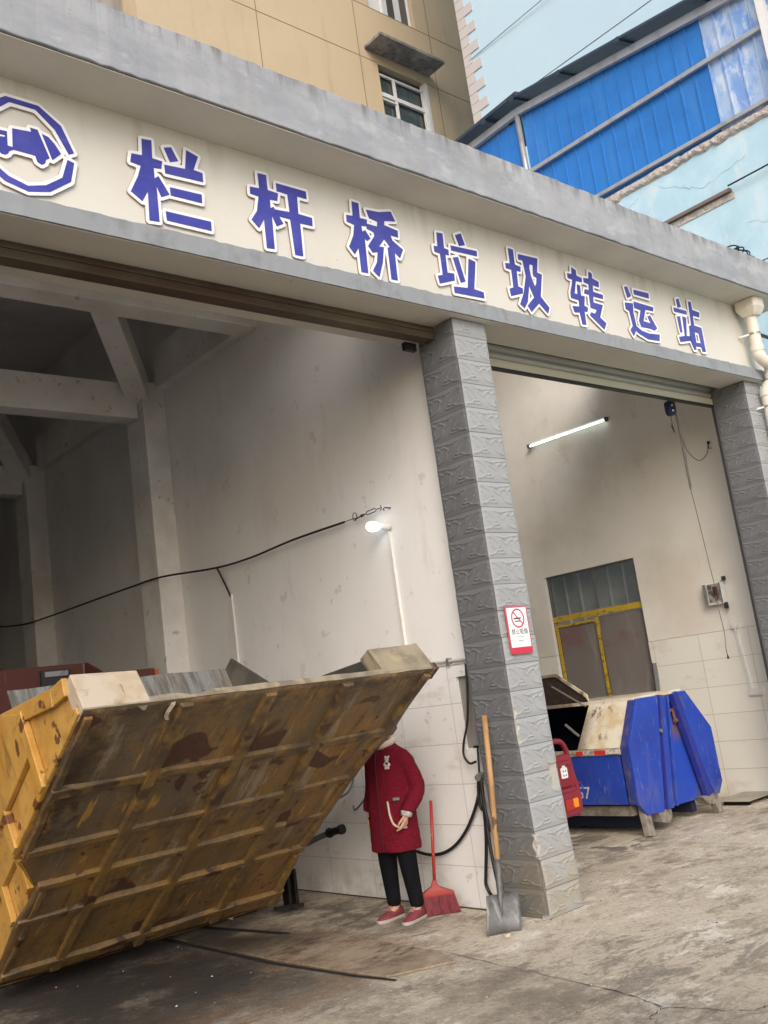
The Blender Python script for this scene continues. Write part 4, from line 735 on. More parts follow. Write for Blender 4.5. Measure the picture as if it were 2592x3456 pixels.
mb = MB(); mb.box(3.74, 4.385, 8.5, 8.54, 1.2, 2.235); mb.build('wing_plate', RC, rc); MB().box(4.39, 4.425, 8.49, 8.55, 1.2, 2.225).build('edge_post', ORNG, rc)
mb = MB(); mb.box(3.28, 3.55, 8.46, 8.495, 2.0, 2.30); mb.build('hatch_frame', mat('dark_hatch', (.03, .028, .03), .6), rc); MB().box(3.31, 3.52, 8.45, 8.46, 2.24, 2.285).build('hatch_lip', STEEL, rc)

# capped pipe standing out from behind the hopper
gp = thing('capped_pipe', 'grey pipe with a black cap sticking out behind the yellow hopper', 'pipe', (5.1, 7.6, .3))
GPM = mat('grey_painted_pipe', (.1, .1, .095), .5); mb = MB(); mb.tube(bez([(4.75, 8.1, .22), (4.95, 7.75, .34), (5.12, 7.42, .47), (5.2, 7.27, .53), (5.25, 7.16, .565)], 5), .026, 10); mb.build('pipe', GPM, gp, smooth=True)
mb = MB(); mb.tube([(5.25, 7.17, .563), (5.27, 7.02, .59)], .034, 12); mb.tube([(5.247, 7.175, .56), (5.25, 7.155, .565)], .044, 12); mb.tube([(5.267, 7.03, .588), (5.271, 7.0, .593)], .044, 12); mb.build('cap', BLACK, gp)
cw = MB(); cw.tube(bez([(5.38, 7.35, .83), (5.3, 7.2, .80), (5.28, 7.05, .84), (5.33, 6.93, .9), (5.38, 6.9, 1.0)], 6), .009, 6); cw.tube(bez([(5.38, 6.95, .77), (5.3, 6.83, .75), (5.28, 6.73, .79), (5.31, 6.66, .86)], 6), .009, 6)
tag(cw.build('bent_wire', mat('grey_green_wire', (.14, .16, .15), .5), smooth=True), 'two bent grey wire ends on the tiled wall left of the person', 'wire')

# ---------------------------------------------------------------- blue hook-lift bin
BIN = mat('blue_bin_paint', (.018, .055, .37), .5, layers=[dict(s=1.5, lo=.42, hi=.7, c=(.014, .036, .27), a=.8), dict(s=(5, 5, 1.2), lo=.5, hi=.72, c=(.075, .095, .36), a=.6, d=10, ro=.75, o=5), dict(s=(40, 40, 5), lo=.62, hi=.68, c=(.2, .22, .4), a=.6, o=8), dict(s=8, lo=.64, hi=.68, c=(.12, .08, .06), a=.7, o=15), dict(s=(6, 6, 1.4), lo=.58, hi=.72, c=(.07, .1, .45), a=.5), dict(s=(3, 3, 3), lo=.45, hi=.7, c=(.13, .13, .14), a=.85, axis=((2, .5, .2),)), dict(s=24, lo=.67, hi=.71, c=(.28, .17, .1), a=.7)], bump=(5, .15, .02))
BINR = mat('rust_stained_blue', (.02, .06, .40), .45, layers=[dict(s=(5, 5, 4), lo=.42, hi=.62, c=(.18, .09, .04), a=.95, axis=((2, .75, .95), (2, 1.3, 1.05))), dict(s=(3, 3, 3), lo=.45, hi=.7, c=(.09, .1, .14), a=.7, axis=((2, .45, .22),))], bump=(5, .15, .02))
BINE = mat('scuffed_blue_edge', (.03, .04, .2), .55, layers=[dict(s=9, lo=.5, hi=.68, c=(.12, .1, .08), a=.8)], bump=(20, .2))
BIND = mat('dark_blue_post', (.024, .034, .24), .45, layers=[dict(s=9, lo=.55, hi=.7, c=(.12, .11, .1), a=.7), dict(s=(3, 3, 3), lo=.45, hi=.7, c=(.09, .1, .14), a=.7, axis=((2, .45, .22),))], bump=(20, .2))
LID = mat('stained_white_lid', (.66, .61, .5), .6, layers=[dict(s=(4, 4, 4), lo=.46, hi=.66, c=(.5, .36, .17), a=.7), dict(s=(14, 10, 5), lo=.57, hi=.66, c=(.09, .05, .025), a=.85, axis=((1, 6.02, 6.3),)), dict(s=3, lo=.4, hi=.55, c=(.12, .09, .06), a=.8, axis=((1, 6.3, 6.5),)), dict(s=50, lo=.64, hi=.7, c=(.15, .08, .04), a=.7)], bump=(20, .2))
NAVY = mat('dark_bin_inside', (.012, .016, .045), .6)
bn = thing('hook_lift_bin', 'large blue waste bin with a stained white lid, numbered 57, in the right bay', 'waste bin', (8.75, 6.8, 0))
END = [(8.27, 1.309), (9.148, 1.301), (9.517, .874), (9.533, .303), (9.439, .188), (9.2, .175), (8.31, .19), (8.112, .202), (8.009, .309), (8.006, .869)]
mb = MB(); 
MB().prism([(8.28, 1.30), (9.14, 1.29), (9.5, .87), (9.5, .32), (9.3, .175), (8.3, .19), (8.03, .32), (8.02, .87)], fxz, 5.95, 5.98).build('end_wall', BINR, bn)
# the two broad vertical cheeks and the channel posts of the end
MB().prism([(8.27, 1.309), (8.632, 1.303), (8.40, .188), (8.29, .19), (8.112, .2), (8.009, .309), (8.006, .869)], fxz, 5.85, 5.89).build('end_cheek', BIN, bn, bevel=.006)
MB().prism([(8.97, 1.308), (9.148, 1.301), (9.517, .874), (9.533, .303), (9.439, .188), (9.36, .185), (9.30, .3), (9.05, 1.0)], fxz, 5.85, 5.89).build('end_cheek', BIN, bn, bevel=.006)
mb = MB()
for (a, b, wd) in (((8.70, 5.875, 1.30), (8.505, 5.875, .2), .10), ((8.655, 5.875, 1.30), (8.445, 5.875, .2), .02), ((8.955, 5.885, 1.30), (9.27, 5.885, .2), .09)): mb.bar(a, b, wd, .07 if wd > .05 else .1, (0, 1, 0))
mb.build('channel_post', BIND, bn, bevel=.006)
mb = MB(); mb.bar((8.70, 5.838, 1.29), (8.50, 5.838, .2), .07, .01, (0, 1, 0)); mb.bar((8.80, 5.9, 1.29), (8.62, 5.9, .2), .03, .12, (0, 1, 0)); mb.build('channel_face', BIN, bn)
for a, b in (((8.03, .95), (8.03, .30)),): mb = MB(); mb.prism([(8.0, .32), (8.0, .865), (8.26, 1.30), (8.30, 1.295), (8.035, .86), (8.035, .32)], fxz, 5.89, 5.96); mb.build('edge_frame', BINE, bn)
mb = MB(); mb.box(8.0, 8.03, 5.99, 9.2, .32, .80); mb.build('side_wall', BIN, bn)
mb = MB(); mb.box(7.985, 8.04, 5.96, 9.2, .80, .86); mb.build('rail', mat('dirty_rail', (.4, .37, .3), .6, layers=[dict(s=12, lo=.45, hi=.65, c=(.12, .09, .06), a=.8)], bump=(20, .3)), bn, bevel=.005)
RRED = mat('reflector_red', (.6, .03, .03), .3)
for ya, yb in ((6.13, 6.27), (6.41, 6.5)): MB().box(7.978, 7.9845, ya, yb, .812, .852).build('red_reflector', RRED, bn)
RWHT = mat('reflector_white', (.62, .6, .55), .4, layers=[dict(s=30, lo=.45, hi=.6, c=(.15, .13, .1), a=.8)])
for ya, yb in ((6.271, 6.409), (5.98, 6.129)): MB().box(7.978, 7.9845, ya, yb, .812, .852).build('white_reflector', RWHT, bn)
mb = MB(); mb.loft([[(8.01, 5.97, .865), (8.275, 5.90, 1.31), (8.29, 5.90, 1.295), (8.03, 5.97, .86)], [(8.01, 6.50, .865), (8.275, 6.45, 1.315), (8.29, 6.45, 1.295), (8.03, 6.50, .86)]]); mb.build('lid_slope', LID, bn)
mb = MB(); mb.box(8.265, 9.13, 5.89, 9.2, 1.29, 1.325); mb.build('top_plate', LID, bn, bevel=.004)
mb = MB(); mb.box(9.45, 9.5, 5.99, 9.2, .3, .9); mb.box(8.03, 9.45, 5.99, 9.2, .3, .33); mb.box(8.03, 9.45, 9.15, 9.2, .3, 1.28); mb.loft([[(9.13, 5.99, 1.30), (9.5, 5.99, .87), (9.48, 5.99, .86), (9.12, 5.99, 1.28)], [(9.13, 9.2, 1.30), (9.5, 9.2, .87), (9.48, 9.2, .86), (9.12, 9.2, 1.28)]]); mb.build('body_shell', NAVY, bn)
mb = MB(); mb.loft([[(8.275, 6.46, 1.325), (8.255, 6.835, 1.655), (8.27, 6.835, 1.66), (8.29, 6.46, 1.33)], [(8.275+.9, 6.46, 1.325), (8.255+.9, 6.835, 1.655), (8.27+.9, 6.835, 1.66), (8.29+.9, 6.46, 1.33)]]); 
mb = MB(); mb.prism([(6.45, 1.325), (6.46, 1.40), (6.83, 1.655), (7.6, 1.66), (7.6, 1.63), (6.84, 1.625), (6.48, 1.375)], lambda u, v, w_: (w_, u, v), 8.262, 8.28); mb.build('flap_edge', LID, bn)
mb = MB(); mb.prism([(6.47, 1.32), (6.475, 1.385), (6.83, 1.63), (7.6, 1.635), (7.6, 1.32)], lambda u, v, w_: (w_, u, v), 8.285, 8.30); mb.build('raised_flap', mat('dark_flap_underside', (.03, .022, .018), .8, layers=[dict(s=14, lo=.5, hi=.7, c=(.07, .045, .03), a=.8)]), bn)
STRT = mat('strut_grey', (.3, .29, .27), .4, .5)
for a, b, wd in (((8.27, 6.50, 1.28), (8.2, 6.86, 1.53), .013), ((8.05, 6.48, 1.0), (8.03, 6.62, 1.13), .018)): MB().bar(a, b, wd, wd).build('gas_strut', STRT, bn)
mb = MB(); mb.bar((8.78, 5.93, 1.06), (8.93, 5.92, 1.13), .02, .02); mb.bar((8.93, 5.92, 1.13), (8.96, 5.92, 1.12), .02, .02); mb.tube([(8.955, 5.92, 1.12), (8.97, 5.92, 1.0)], .015, 8); mb.tube([(8.97, 5.93, 1.0), (8.97, 5.90, 1.02)], .022, 8); mb.build('hook_bar', mat('rusty_bar', (.22, .1, .05), .6, .3), bn)
mb = MB(); mb.tube([(8.555, 5.845, .955), (8.555, 5.825, .955)], .02, 10); mb.build('bolt', STEEL, bn)
LEGM = mat('grey_brown_leg', (.24, .215, .18), .7, layers=[dict(s=12, lo=.45, hi=.65, c=(.12, .1, .08), a=.8)], bump=(20, .3))
for (a, b) in (((8.16, 5.93, .3), (8.10, 5.86, .0)), ((9.36, 5.93, .3), (9.375, 5.86, .0))): mb = MB(); mb.bar(a, b, .10, .07, (0, 1, 0)); mb.build('leg', LEGM, bn, bevel=.006)
for pr_ in ([(8.31, .2), (8.53, .2), (8.53, .12), (8.46, .06), (8.34, .09)], [(9.12, .2), (9.40, .2), (9.40, .14), (9.32, .09), (9.2, .12)]): MB().prism(pr_, fxz, 5.86, 5.98).build('runner_end', LEGM, bn, bevel=.006)
mb = MB(); mb.box(8.06, 8.14, 5.99, 9.2, .2, .3); mb.box(9.36, 9.44, 5.99, 9.2, .2, .3); mb.build('under_rail', LEGM, bn)
mb = MB(); mb.box(8.3, 8.38, 6.0, 9.2, .05, .2); mb.box(9.1, 9.18, 6.0, 9.2, .05, .2); mb.box(8.12, 8.2, 8.9, 9.1, 0, .2); mb.box(9.3, 9.38, 8.9, 9.1, 0, .2); mb.build('runner', NAVY, bn)
text_mesh('number', '57', .17, Matrix(((0, 0, -1, 7.998), (-1, 0, 0, 6.50), (0, 1, 0, .43), (0, 0, 0, 1))), mat('number_white', (.5, .5, .5), .6, layers=[dict(s=30, lo=.5, hi=.65, c=(.1, .1, .3), a=.7)]), bn, .001)

# ---------------------------------------------------------------- red cargo tricycle behind the pillar
TRED = mat('tricycle_red', (.22, .010, .024), .35, layers=[dict(s=3, lo=.45, hi=.7, c=(.16, .008, .018), a=.7)], coat=.15)
tk = thing('cargo_tricycle', 'red cargo tricycle tail with an amber lamp, half hidden by the middle pillar', 'tricycle', (6.45, 5.6, 0)); TK0 = len(scn.objects)
mb = MB(); mb.prism(rrect(6.05, 6.84, .50, .97, .05), fxz, 5.60, 5.66); mb.build('tail_board', TRED, tk, bevel=.02)
mb = MB(); mb.prism(rrect(6.1, 6.86, .455, .66, .07), fxz, 5.57, 5.60); mb.build('lamp_panel', TRED, tk, bevel=.012)
mb = MB(); mb.tube(bez([(6.05, 5.63, .98), (6.05, 5.63, 1.05), (6.12, 5.63, 1.09), (6.45, 5.63, 1.095), (6.70, 5.63, 1.09), (6.78, 5.63, 1.06), (6.825, 5.63, .97), (6.85, 5.63, .8), (6.875, 5.62, .65), (6.86, 5.61, .52), (6.80, 5.60, .46)], 6), .024, 10); mb.build('hoop', TRED, tk, smooth=True)
mb = MB(); mb.prism(rrect(6.55, 6.80, .70, .92, .02), fxz, 5.585, 5.60); mb.build('inset_panel', mat('tricycle_dark_red', (.2, .008, .02), .35), tk, bevel=.006)
MB().prism(rrect(6.57, 6.78, .885, .915, .01), fxz, 5.57, 5.586).build('pressed_rib', TRED, tk, bevel=.004); MB().prism(rrect(6.57, 6.80, .655, .69, .01), fxz, 5.565, 5.6).build('pressed_rib', TRED, tk, bevel=.004)
WH = mat('decal_white', (.75, .74, .74), .5); mb = MB(); mb.prism(rrect(6.650, 6.735, .775, .865, .012), fxz, 5.580, 5.5845); mb.prism([(6.672, .863), (6.714, .863), (6.714, .888), (6.672, .888)], fxz, 5.580, 5.5845); mb.build('decal', WH, tk)
mb = MB()
for x in (6.672, 6.705):
    for z in (.792, .828): mb.box(x, x+.013, 5.5785, 5.5799, z, z+.014)
mb.build('decal_dots', INK, tk)
MB().prism(rrect(6.62, 6.80, .51, .60, .012), fxz, 5.560, 5.572).build('lamp_lens', mat('lens_red', (.35, .02, .02), .2), tk); MB().prism(rrect(6.72, 6.785, .525, .60, .01), fxz, 5.552, 5.562).build('amber_lens', mat('lens_amber', (.75, .25, .01), .25), tk)
mb = MB(); mb.box(6.0, 6.8, 5.66, 7.2, .56, .6); mb.box(6.0, 6.04, 5.66, 7.2, .6, .95); mb.box(6.8, 6.84, 5.66, 7.2, .6, .95); mb.build('cargo_bed', TRED, tk)
for x in (6.1, 6.75):
    mb = MB(); mb.tube([(x-.045, 6.4, .26), (x+.045, 6.4, .26)], .26, 24); wl_ = mb.build('wheel', BLACK, tk, bevel=.02); mb = MB(); mb.tube([(x-.05, 6.4, .26), (x+.05, 6.4, .26)], .14, 20); mb.build('rim', STEEL, wl_)
mb = MB(); mb.box(6.84, 6.88, 5.63, 5.66, .72, .86); mb.tube([(6.88, 5.64, .74), (6.92, 5.64, .71), (6.95, 5.64, .70)], .008, 6); mb.build('latch', TRED, tk)
tk.location.x -= .04
# ---------------------------------------------------------------- person in the red quilted coat
F_ = Vector((-.985, -.17, 0)).normalized(); L_ = Vector((-F_.y, F_.x, 0)); PB = Vector((4.97, 5.94, 0))
PP = lambda l, f, z: PB+L_*l+F_*f+Vector((0, 0, z))
SKIN = mat('skin', (.52, .3, .22), .5, layers=[dict(s=30, lo=.45, hi=.7, c=(.46, .25, .18), a=.5)], spec=.35)
COAT = mat('burgundy_quilted_cloth', (.165, .009, .022), .92, layers=[dict(s=(60, 60, 60), lo=.45, hi=.65, c=(.12, .006, .016), a=.8, d=3), dict(s=7, lo=.45, hi=.7, c=(.14, .007, .018), a=.6)], bump=((22, 22, 75), 1, .016), spec=.15)
PANTS = mat('navy_trousers', (.0045, .0048, .007), .9, layers=[dict(s=(12, 12, 3), lo=.5, hi=.75, c=(.009, .01, .014), a=.8)], spec=.15)
CREAMC = mat('cream_fleece', (.62, .53, .42), .95, bump=(90, .8))
SHOE = mat('dusty_red_shoe', (.20, .04, .05), .7, layers=[dict(s=25, lo=.45, hi=.65, c=(.13, .025, .033), a=.8)], bump=(60, .3)); SOLE = mat('pale_shoe_sole', (.4, .36, .33), .7)
HAIR = mat('black_hair', (.012, .01, .009), .5, bump=((80, 80, 14), .8))
def skin(name, nodes, edges, m, parent=None, root=0, sub=2, mods=()):
    me = bpy.data.meshes.new(name); me.from_pydata([tuple(n[0]) for n in nodes], edges, []); me.materials.append(m)
    o = bpy.data.objects.new(name, me); scn.collection.objects.link(o)
    sk_ = o.modifiers.new('skin', 'SKIN'); sk_.use_smooth_shade = True
    for i, n in enumerate(nodes):
        r = n[1]; me.skin_vertices[0].data[i].radius = (r, r) if isinstance(r, (int, float)) else r
    me.skin_vertices[0].data[root].use_root = True
    ss = o.modifiers.new('sub', 'SUBSURF'); ss.levels = sub; ss.render_levels = sub
    if parent is not None: o.parent = parent
    return o
def hand(wr, dr, palm_n, side, curl=.5):
    """palm plus five bent fingers as skin nodes; wr wrist point, dr pointing direction, palm_n palm normal, side = thumb side direction"""
    dr, palm_n, side = dr.normalized(), palm_n.normalized(), side.normalized(); nd = []; ed = []
    nd.append((wr, .019)); nd.append((wr+dr*.04, .024)); ed.append((0, 1))
    for k, (off, ln) in enumerate(((.026, .066), (.009, .074), (-.009, .070), (-.026, .055))):
        a = len(nd); p = wr+dr*.078+side*off; c = curl*(1+.15*k)
        nd.append((p, .0105)); p1 = p+(dr*math.cos(c*.6)+palm_n*math.sin(c*.6))*ln*.45; nd.append((p1, .0088)); p2 = p1+(dr*math.cos(c*1.6)+palm_n*math.sin(c*1.6))*ln*.32; nd.append((p2, .0078)); p3 = p2+(dr*math.cos(c*2.3)+palm_n*math.sin(c*2.3))*ln*.24; nd.append((p3, .0066))
        ed += [(1, a), (a, a+1), (a+1, a+2), (a+2, a+3)]
    a = len(nd); q = wr+dr*.032+side*.03; nd += [(q, .0115), (q+dr*.028+side*.014+palm_n*.012, .0098), (q+dr*.052+side*.012+palm_n*.024, .0078)]; ed += [(0, a), (a, a+1), (a+1, a+2)]
    return nd, ed
nd = [(PP(0, 0, .88), (.13, .10)), (PP(0, .0, 1.05), (.115, .09)), (PP(0, 0, 1.2), (.125, .09)), (PP(0, -.01, 1.26), (.06, .05)), (PP(0, .0, 1.345), .045), (PP(0, .012, 1.40), .055), (PP(0, .022, 1.455), .083), (PP(0, .022, 1.51), .078), (PP(0, .015, 1.555), .045)]
ed = [(i, i+1) for i in range(8)]
def chain(start, items):
    p = start
    for it in items: nd.append(it); ed.append((p, len(nd)-1)); p = len(nd)-1
    return p
lw, rw = PP(.225, .10, .80), PP(-.20, .03, .80)
a = chain(3, [(PP(.14, -.01, 1.21), .042), (PP(.222, -.055, 1.0), .036), (lw, .022)]); b = chain(3, [(PP(-.14, -.01, 1.21), .042), (PP(-.2, -.03, 1.0), .034), (rw, .022)])
for s_, y_ in ((1, .0), (-1, .0)): chain(0, [(PP(.095*s_, 0, .80), .085), (PP(.10*s_, .01, .45), .055), (PP(.11*s_, -.03, .09), .038), (PP(.11*s_, .05, .045), .032)])
for (wr, en, dr, pn, sd_) in ((lw, a, PP(.21, .135, .70)-lw, -L_*.8+F_*.2, F_), (rw, b, PP(-.195, .05, .70)-rw, L_, F_)):
    hn, he = hand(wr, dr, pn, sd_, .55); off = len(nd); nd += hn; ed += [(i+off, j+off) for i, j in he]; ed.append((en, off))
person = skin('person', nd, ed, SKIN)
tag(person, 'person in a burgundy quilted coat and navy trousers standing behind the hopper edge', 'person')
# face and hair
def ell(name, c, rx, ry, rz, m, n=16, fl=F_, ll=L_):
    mb = MB(); rings = []
    for i in range(1, n):
        th = math.pi*i/n; rings.append([Vector(c)+ll*(rx*math.sin(th)*math.cos(2*math.pi*k/(2*n)))+fl*(ry*math.sin(th)*math.sin(2*math.pi*k/(2*n)))+Vector((0, 0, rz*math.cos(th))) for k in range(2*n)])
    mb.loft(rings); return mb
mb = ell('', PP(0, -.012, 1.505), .098, .10, .105, HAIR); hair = mb.build('hair', HAIR, person, smooth=True)
EYE = mat('eye_white', (.7, .68, .65), .3)
mb = MB()
for s_ in (-1, 1):
    e_ = ell('', PP(.032*s_, .098, 1.462), .011, .008, .007, EYE, 6); mb.add(e_.v, e_.f)
mb.build('eyes', EYE, person, smooth=True)
e_ = ell('', PP(0, .112, 1.435), .012, .018, .02, SKIN, 8); e_.build('nose', SKIN, person, smooth=True)
e_ = ell('', PP(0, .100, 1.402), .024, .010, .007, SKIN, 8); e_.build('mouth', mat('lips', (.4, .14, .13), .45), person, smooth=True)
mb = MB()
for s_ in (-1, 1):
    e_ = ell('', PP(.085*s_, .02, 1.455), .012, .02, .03, SKIN, 8); mb.add(e_.v, e_.f)
mb.build('ears', SKIN, person, smooth=True)
# coat: lofted body and sleeves fused into one surface
mb = MB(); rings = []; NR = 40
for z_, hw, hd, of, lf in ((.475, .228, .162, .0, 0), (.50, .230, .164, .0, 0), (.60, .227, .161, .0, 0), (.75, .222, .156, .0, 0), (.90, .216, .152, .0, 0), (1.02, .208, .148, .0, 0), (1.12, .203, .144, .0, 0), (1.20, .196, .134, -.004, 0), (1.255, .175, .112, -.008, 0), (1.29, .125, .088, -.008, 0), (1.325, .078, .07, -.002, 0), (1.35, .070, .066, .004, 0)):
    r_ = []; z_ = 1.35-(1.35-z_)*.955
    for k in range(NR):
        a_ = 2*math.pi*k/NR; fold = 1+.022*math.sin(5*a_+z_*5)*max(0, 1.1-z_) + .018*mnoise.noise((math.cos(a_)*2, math.sin(a_)*2, z_*6))
        hw_, hd_ = hw*.89, hd*.93; ca, sa = math.cos(a_), math.sin(a_); q = (abs(ca)**2.4+abs(sa)**2.4)**(-1/2.4)
        r_.append(PP(hw_*ca*q*fold+lf, hd_*sa*q*fold+of, z_))
    rings.append(r_)
mb.loft(rings)
mb.tube(bez([PP(.115, -.01, 1.235), PP(.178, -.02, 1.17), PP(.225, -.05, 1.02), PP(.242, -.03, .93), PP(.23, .075, .83), PP(.226, .09, .805)], 5), [.06]*2+[.068]*5+[.066]*6+[.062]*6+[.057]*6+[.053], 16)
mb.tube(bez([PP(-.115, -.01, 1.235), PP(-.165, -.015, 1.16), PP(-.20, -.03, 1.0), PP(-.205, .0, .9), PP(-.20, .03, .81)], 5), .055, 16)
co_ = mb.build('coat', COAT, person, smooth=True)
rm = co_.modifiers.new('remesh', 'REMESH'); rm.mode = 'VOXEL'; rm.voxel_size = .011; rm.use_smooth_shade = True
sm_ = co_.modifiers.new('smooth', 'SMOOTH'); sm_.iterations = 4; sm_.factor = .5
tx = bpy.data.textures.new('quilt', 'CLOUDS'); tx.noise_scale = .05; dm = co_.modifiers.new('puckers', 'DISPLACE'); dm.texture = tx; dm.strength = .011; dm.mid_level = .5
# collar, zip, pocket trim, badge, cuffs
mb = MB(); cp = [PP(.082*math.cos(a_), .078*math.sin(a_)+.002, 1.325-.026*math.sin(a_)) for a_ in [R(95+350*k/24-175+180) for k in range(25)]]
mb.tube(cp, .026, 10); mb.build('collar', CREAMC, person, smooth=True)
def onside(l, z_, extra=0):   # front surface of the coat at left offset l, height z
    prof = [(.475, .240, .168), (.75, .226, .158), (1.02, .208, .148), (1.12, .203, .144), (1.20, .196, .134), (1.255, .175, .112), (1.29, .125, .088)]
    for p_, q_ in zip(prof[:-1], prof[1:]):
        if p_[0] <= z_ <= q_[0]: t = (z_-p_[0])/(q_[0]-p_[0]); hw = p_[1]+(q_[1]-p_[1])*t; hd = p_[2]+(q_[2]-p_[2])*t
    f = .93*hd*max(0, 1-abs(l/(.89*hw))**2.4)**(1/2.4); return PP(l, f+extra, z_)
mb = MB(); mb.tube([onside(-.0, z_, .004) for z_ in np.linspace(.525, 1.285, 20)], .006, 6); mb.build('zip_line', mat('dark_zip', (.05, .006, .012), .7), person)
def sl(l, z_, e=.006):
    return onside(l, z_, e)
mb = MB(); mb.tube(bez([sl(.085, .895), sl(.087, .85), sl(.095, .78), sl(.115, .725), sl(.150, .70), sl(.19, .69)], 5), .0085, 8); mb.build('pocket_trim', CREAMC, person, smooth=True)
mb = MB(); mb.tube(bez([sl(.085, .892), sl(.13, .888), sl(.19, .88)], 5), .004, 6); mb.build('pocket_edge', mat('dark_seam', (.08, .006, .012), .9), person, smooth=True)
mb = MB(); mb.tube([sl(.125, .905, .004), sl(.165, .902, .004)], .012, 6); mb.build('pocket_label', mat('grey_label', (.2, .19, .18), .8), person)
mb = MB()
for l_, z_, r_ in ((.105, 1.205, .021), (.105, 1.165, .026), (.088, 1.165, .012), (.122, 1.163, .012), (.095, 1.140, .012), (.114, 1.140, .012), (.093, 1.222, .008), (.117, 1.221, .008)):
    e_ = ell('', onside(l_, z_, .004), r_, .005, r_, CREAMC, 8); mb.add(e_.v, e_.f)
mb.build('teddy_patch', mat('white_patch', (.68, .64, .58), .9, bump=(80, .6)), person, smooth=True)
e_ = ell('', onside(.105, 1.172, .008), .02, .004, .009, CREAMC, 8); e_.build('patch_band', INK, person, smooth=True)
mb = MB(); d_ = (PP(.21, .135, .70)-lw).normalized(); mb.tube([lw-d_*.01, lw+d_*.012, lw+d_*.028], [.046, .044, .038], 14); mb.build('glove_cuff', mat('pale_glove', (.5, .46, .44), .4, layers=[dict(s=40, lo=.45, hi=.6, c=(.3, .26, .25), a=.7)], bump=(50, .8)), person, smooth=True)
# trousers
n2 = [(PP(0, 0, .80), (.13, .10))]; e2 = []
for s_ in (1, -1):
    b0 = len(n2); n2 += [(PP(.085*s_, 0, .70), .098), (PP(.098*s_, .012, .46), .078), (PP(.108*s_, -.005, .25), .064), (PP(.112*s_, -.018, .13), .058), (PP(.112*s_, -.018, .085), .056)]; e2 += [(0, b0)]+[(b0+i, b0+i+1) for i in range(4)]
skin('trousers', n2, e2, PANTS, person)
# shoes: toes forward
for s_, tw in ((1, .06), (-1, .12)):
    c0 = Vector((.112*s_, 0)); fd = Vector((tw*s_, 1)).normalized(); lt = Vector((fd.y, -fd.x))
    def SP(l, f, z_): q = c0+lt*l+fd*f; return PP(q.x, q.y, z_)
    mb = MB(); rings = []
    for f_, hw, h in ((-.085, .022, .055), (-.078, .034, .088), (-.04, .039, .10), (.01, .042, .098), (.05, .045, .078), (.09, .046, .06), (.13, .042, .048), (.16, .03, .038), (.172, .012, .03)):
        rings.append([SP(hw*math.cos(a_), f_, .018+(h-.018)*max(0, math.sin(a_))**.8 if math.sin(a_) > 0 else .018) for a_ in [2*math.pi*k/16 for k in range(16)]])
    mb.loft(rings); sh_ = mb.build('shoe', SHOE, person, smooth=True)
    mb = MB(); rings = []
    for f_, hw in ((-.09, .02), (-.082, .036), (-.04, .042), (.01, .043), (.05, .047), (.09, .048), (.13, .045), (.162, .032), (.178, .012)):
        rings.append([SP(x, f_, z_) for x, z_ in ((-hw, .002), (hw, .002), (hw*1.02, .026), (-hw*1.02, .026))])
    mb.loft(rings); mb.build('sole', SOLE, person, bevel=.004)
    mb = MB()
    for f_ in (.03, .048, .066): mb.tube([SP(-.025, f_, .098-.5*(f_-.02)), SP(0, f_, .104-.5*(f_-.02)), SP(.025, f_, .098-.5*(f_-.02))], .004, 6)
    mb.build('laces', mat('lace_pink', (.45, .22, .22), .8), person)

# ---------------------------------------------------------------- buildings behind
TAN = mat('tan_render', (.50, .40, .27), .85, layers=[dict(s=.35, lo=.4, hi=.7, c=(.44, .345, .23), a=.7), dict(s=(2, 2, .25), lo=.56, hi=.8, c=(.3, .24, .17), a=.4), dict(s=(.6, .6, .3), lo=.3, hi=.6, c=(.28, .23, .17), a=.75, axis=((0, 18.6, 20.2), (2, 20.6, 18.4)))], bump=(6, .15))
TANB = thing('tan_apartment_block', 'tan rendered apartment block with a concrete window canopy behind the parapet', 'building', (15, 17, 0))
GRV = mat('render_joint', (.2, .15, .095), .9); WFR = mat('white_window_frame', (.72, .72, .72), .4); REV = mat('white_reveal', (.62, .63, .66), .7, layers=[dict(s=3, lo=.5, hi=.8, c=(.5, .5, .5), a=.6)])
GL2 = mat('dark_window_glass', (.05, .065, .065), .06, layers=[dict(s=(1.6, 1.6, 1.2), lo=.45, hi=.65, c=(.12, .15, .16), a=.6)], spec=.6)
CURT = mat('pale_curtain', (.6, .62, .64), .8)
W1 = (17.26, 19.06, 16.9, 18.99); W2 = (17.24, 19.02, 20.82, 22.6)
mb = MB(); xs_ = [9.79, W1[0], W1[1], 21.6]
for (x0, x1, z0, z1) in ((9.79, W1[0], 0, 30), (W1[1], 21.6, 0, 30), (W1[0], W1[1], 0, W1[2]), (W1[0], W1[1], W1[3], W2[2]), (W1[0], W1[1], W2[3], 30)): mb.box(x0, x1, 17, 17.3, z0, z1)
mb.box(9.79, 10.1, 17.3, 25, 0, 30); mb.box(21.3, 21.6, 17.3, 25, 0, 30); mb.build('wall', TAN, TANB)
MB().box(0, 9.788, 17.6, 18, 0, 30).build('side_wing', mat('grey_render', (.3, .28, .26), .9, layers=[dict(s=(3, 3, .4), lo=.45, hi=.7, c=(.18, .16, .15), a=.8)]), TANB)
mb = MB()
for z_ in (18.96+.06, 20.80): mb.box(9.8, W1[0]-.0 if z_ < 20 else 21.59, 16.994, 17.01, z_-.009, z_+.009)
mb.box(W1[1]+.12, 21.59, 16.994, 17.01, 19.01, 19.028)
for x_ in (13.2, 16.62, 19.62): mb.box(x_-.009, x_+.009, 16.993, 17.009, 5, 29)
mb.build('render_joints', GRV, TANB)
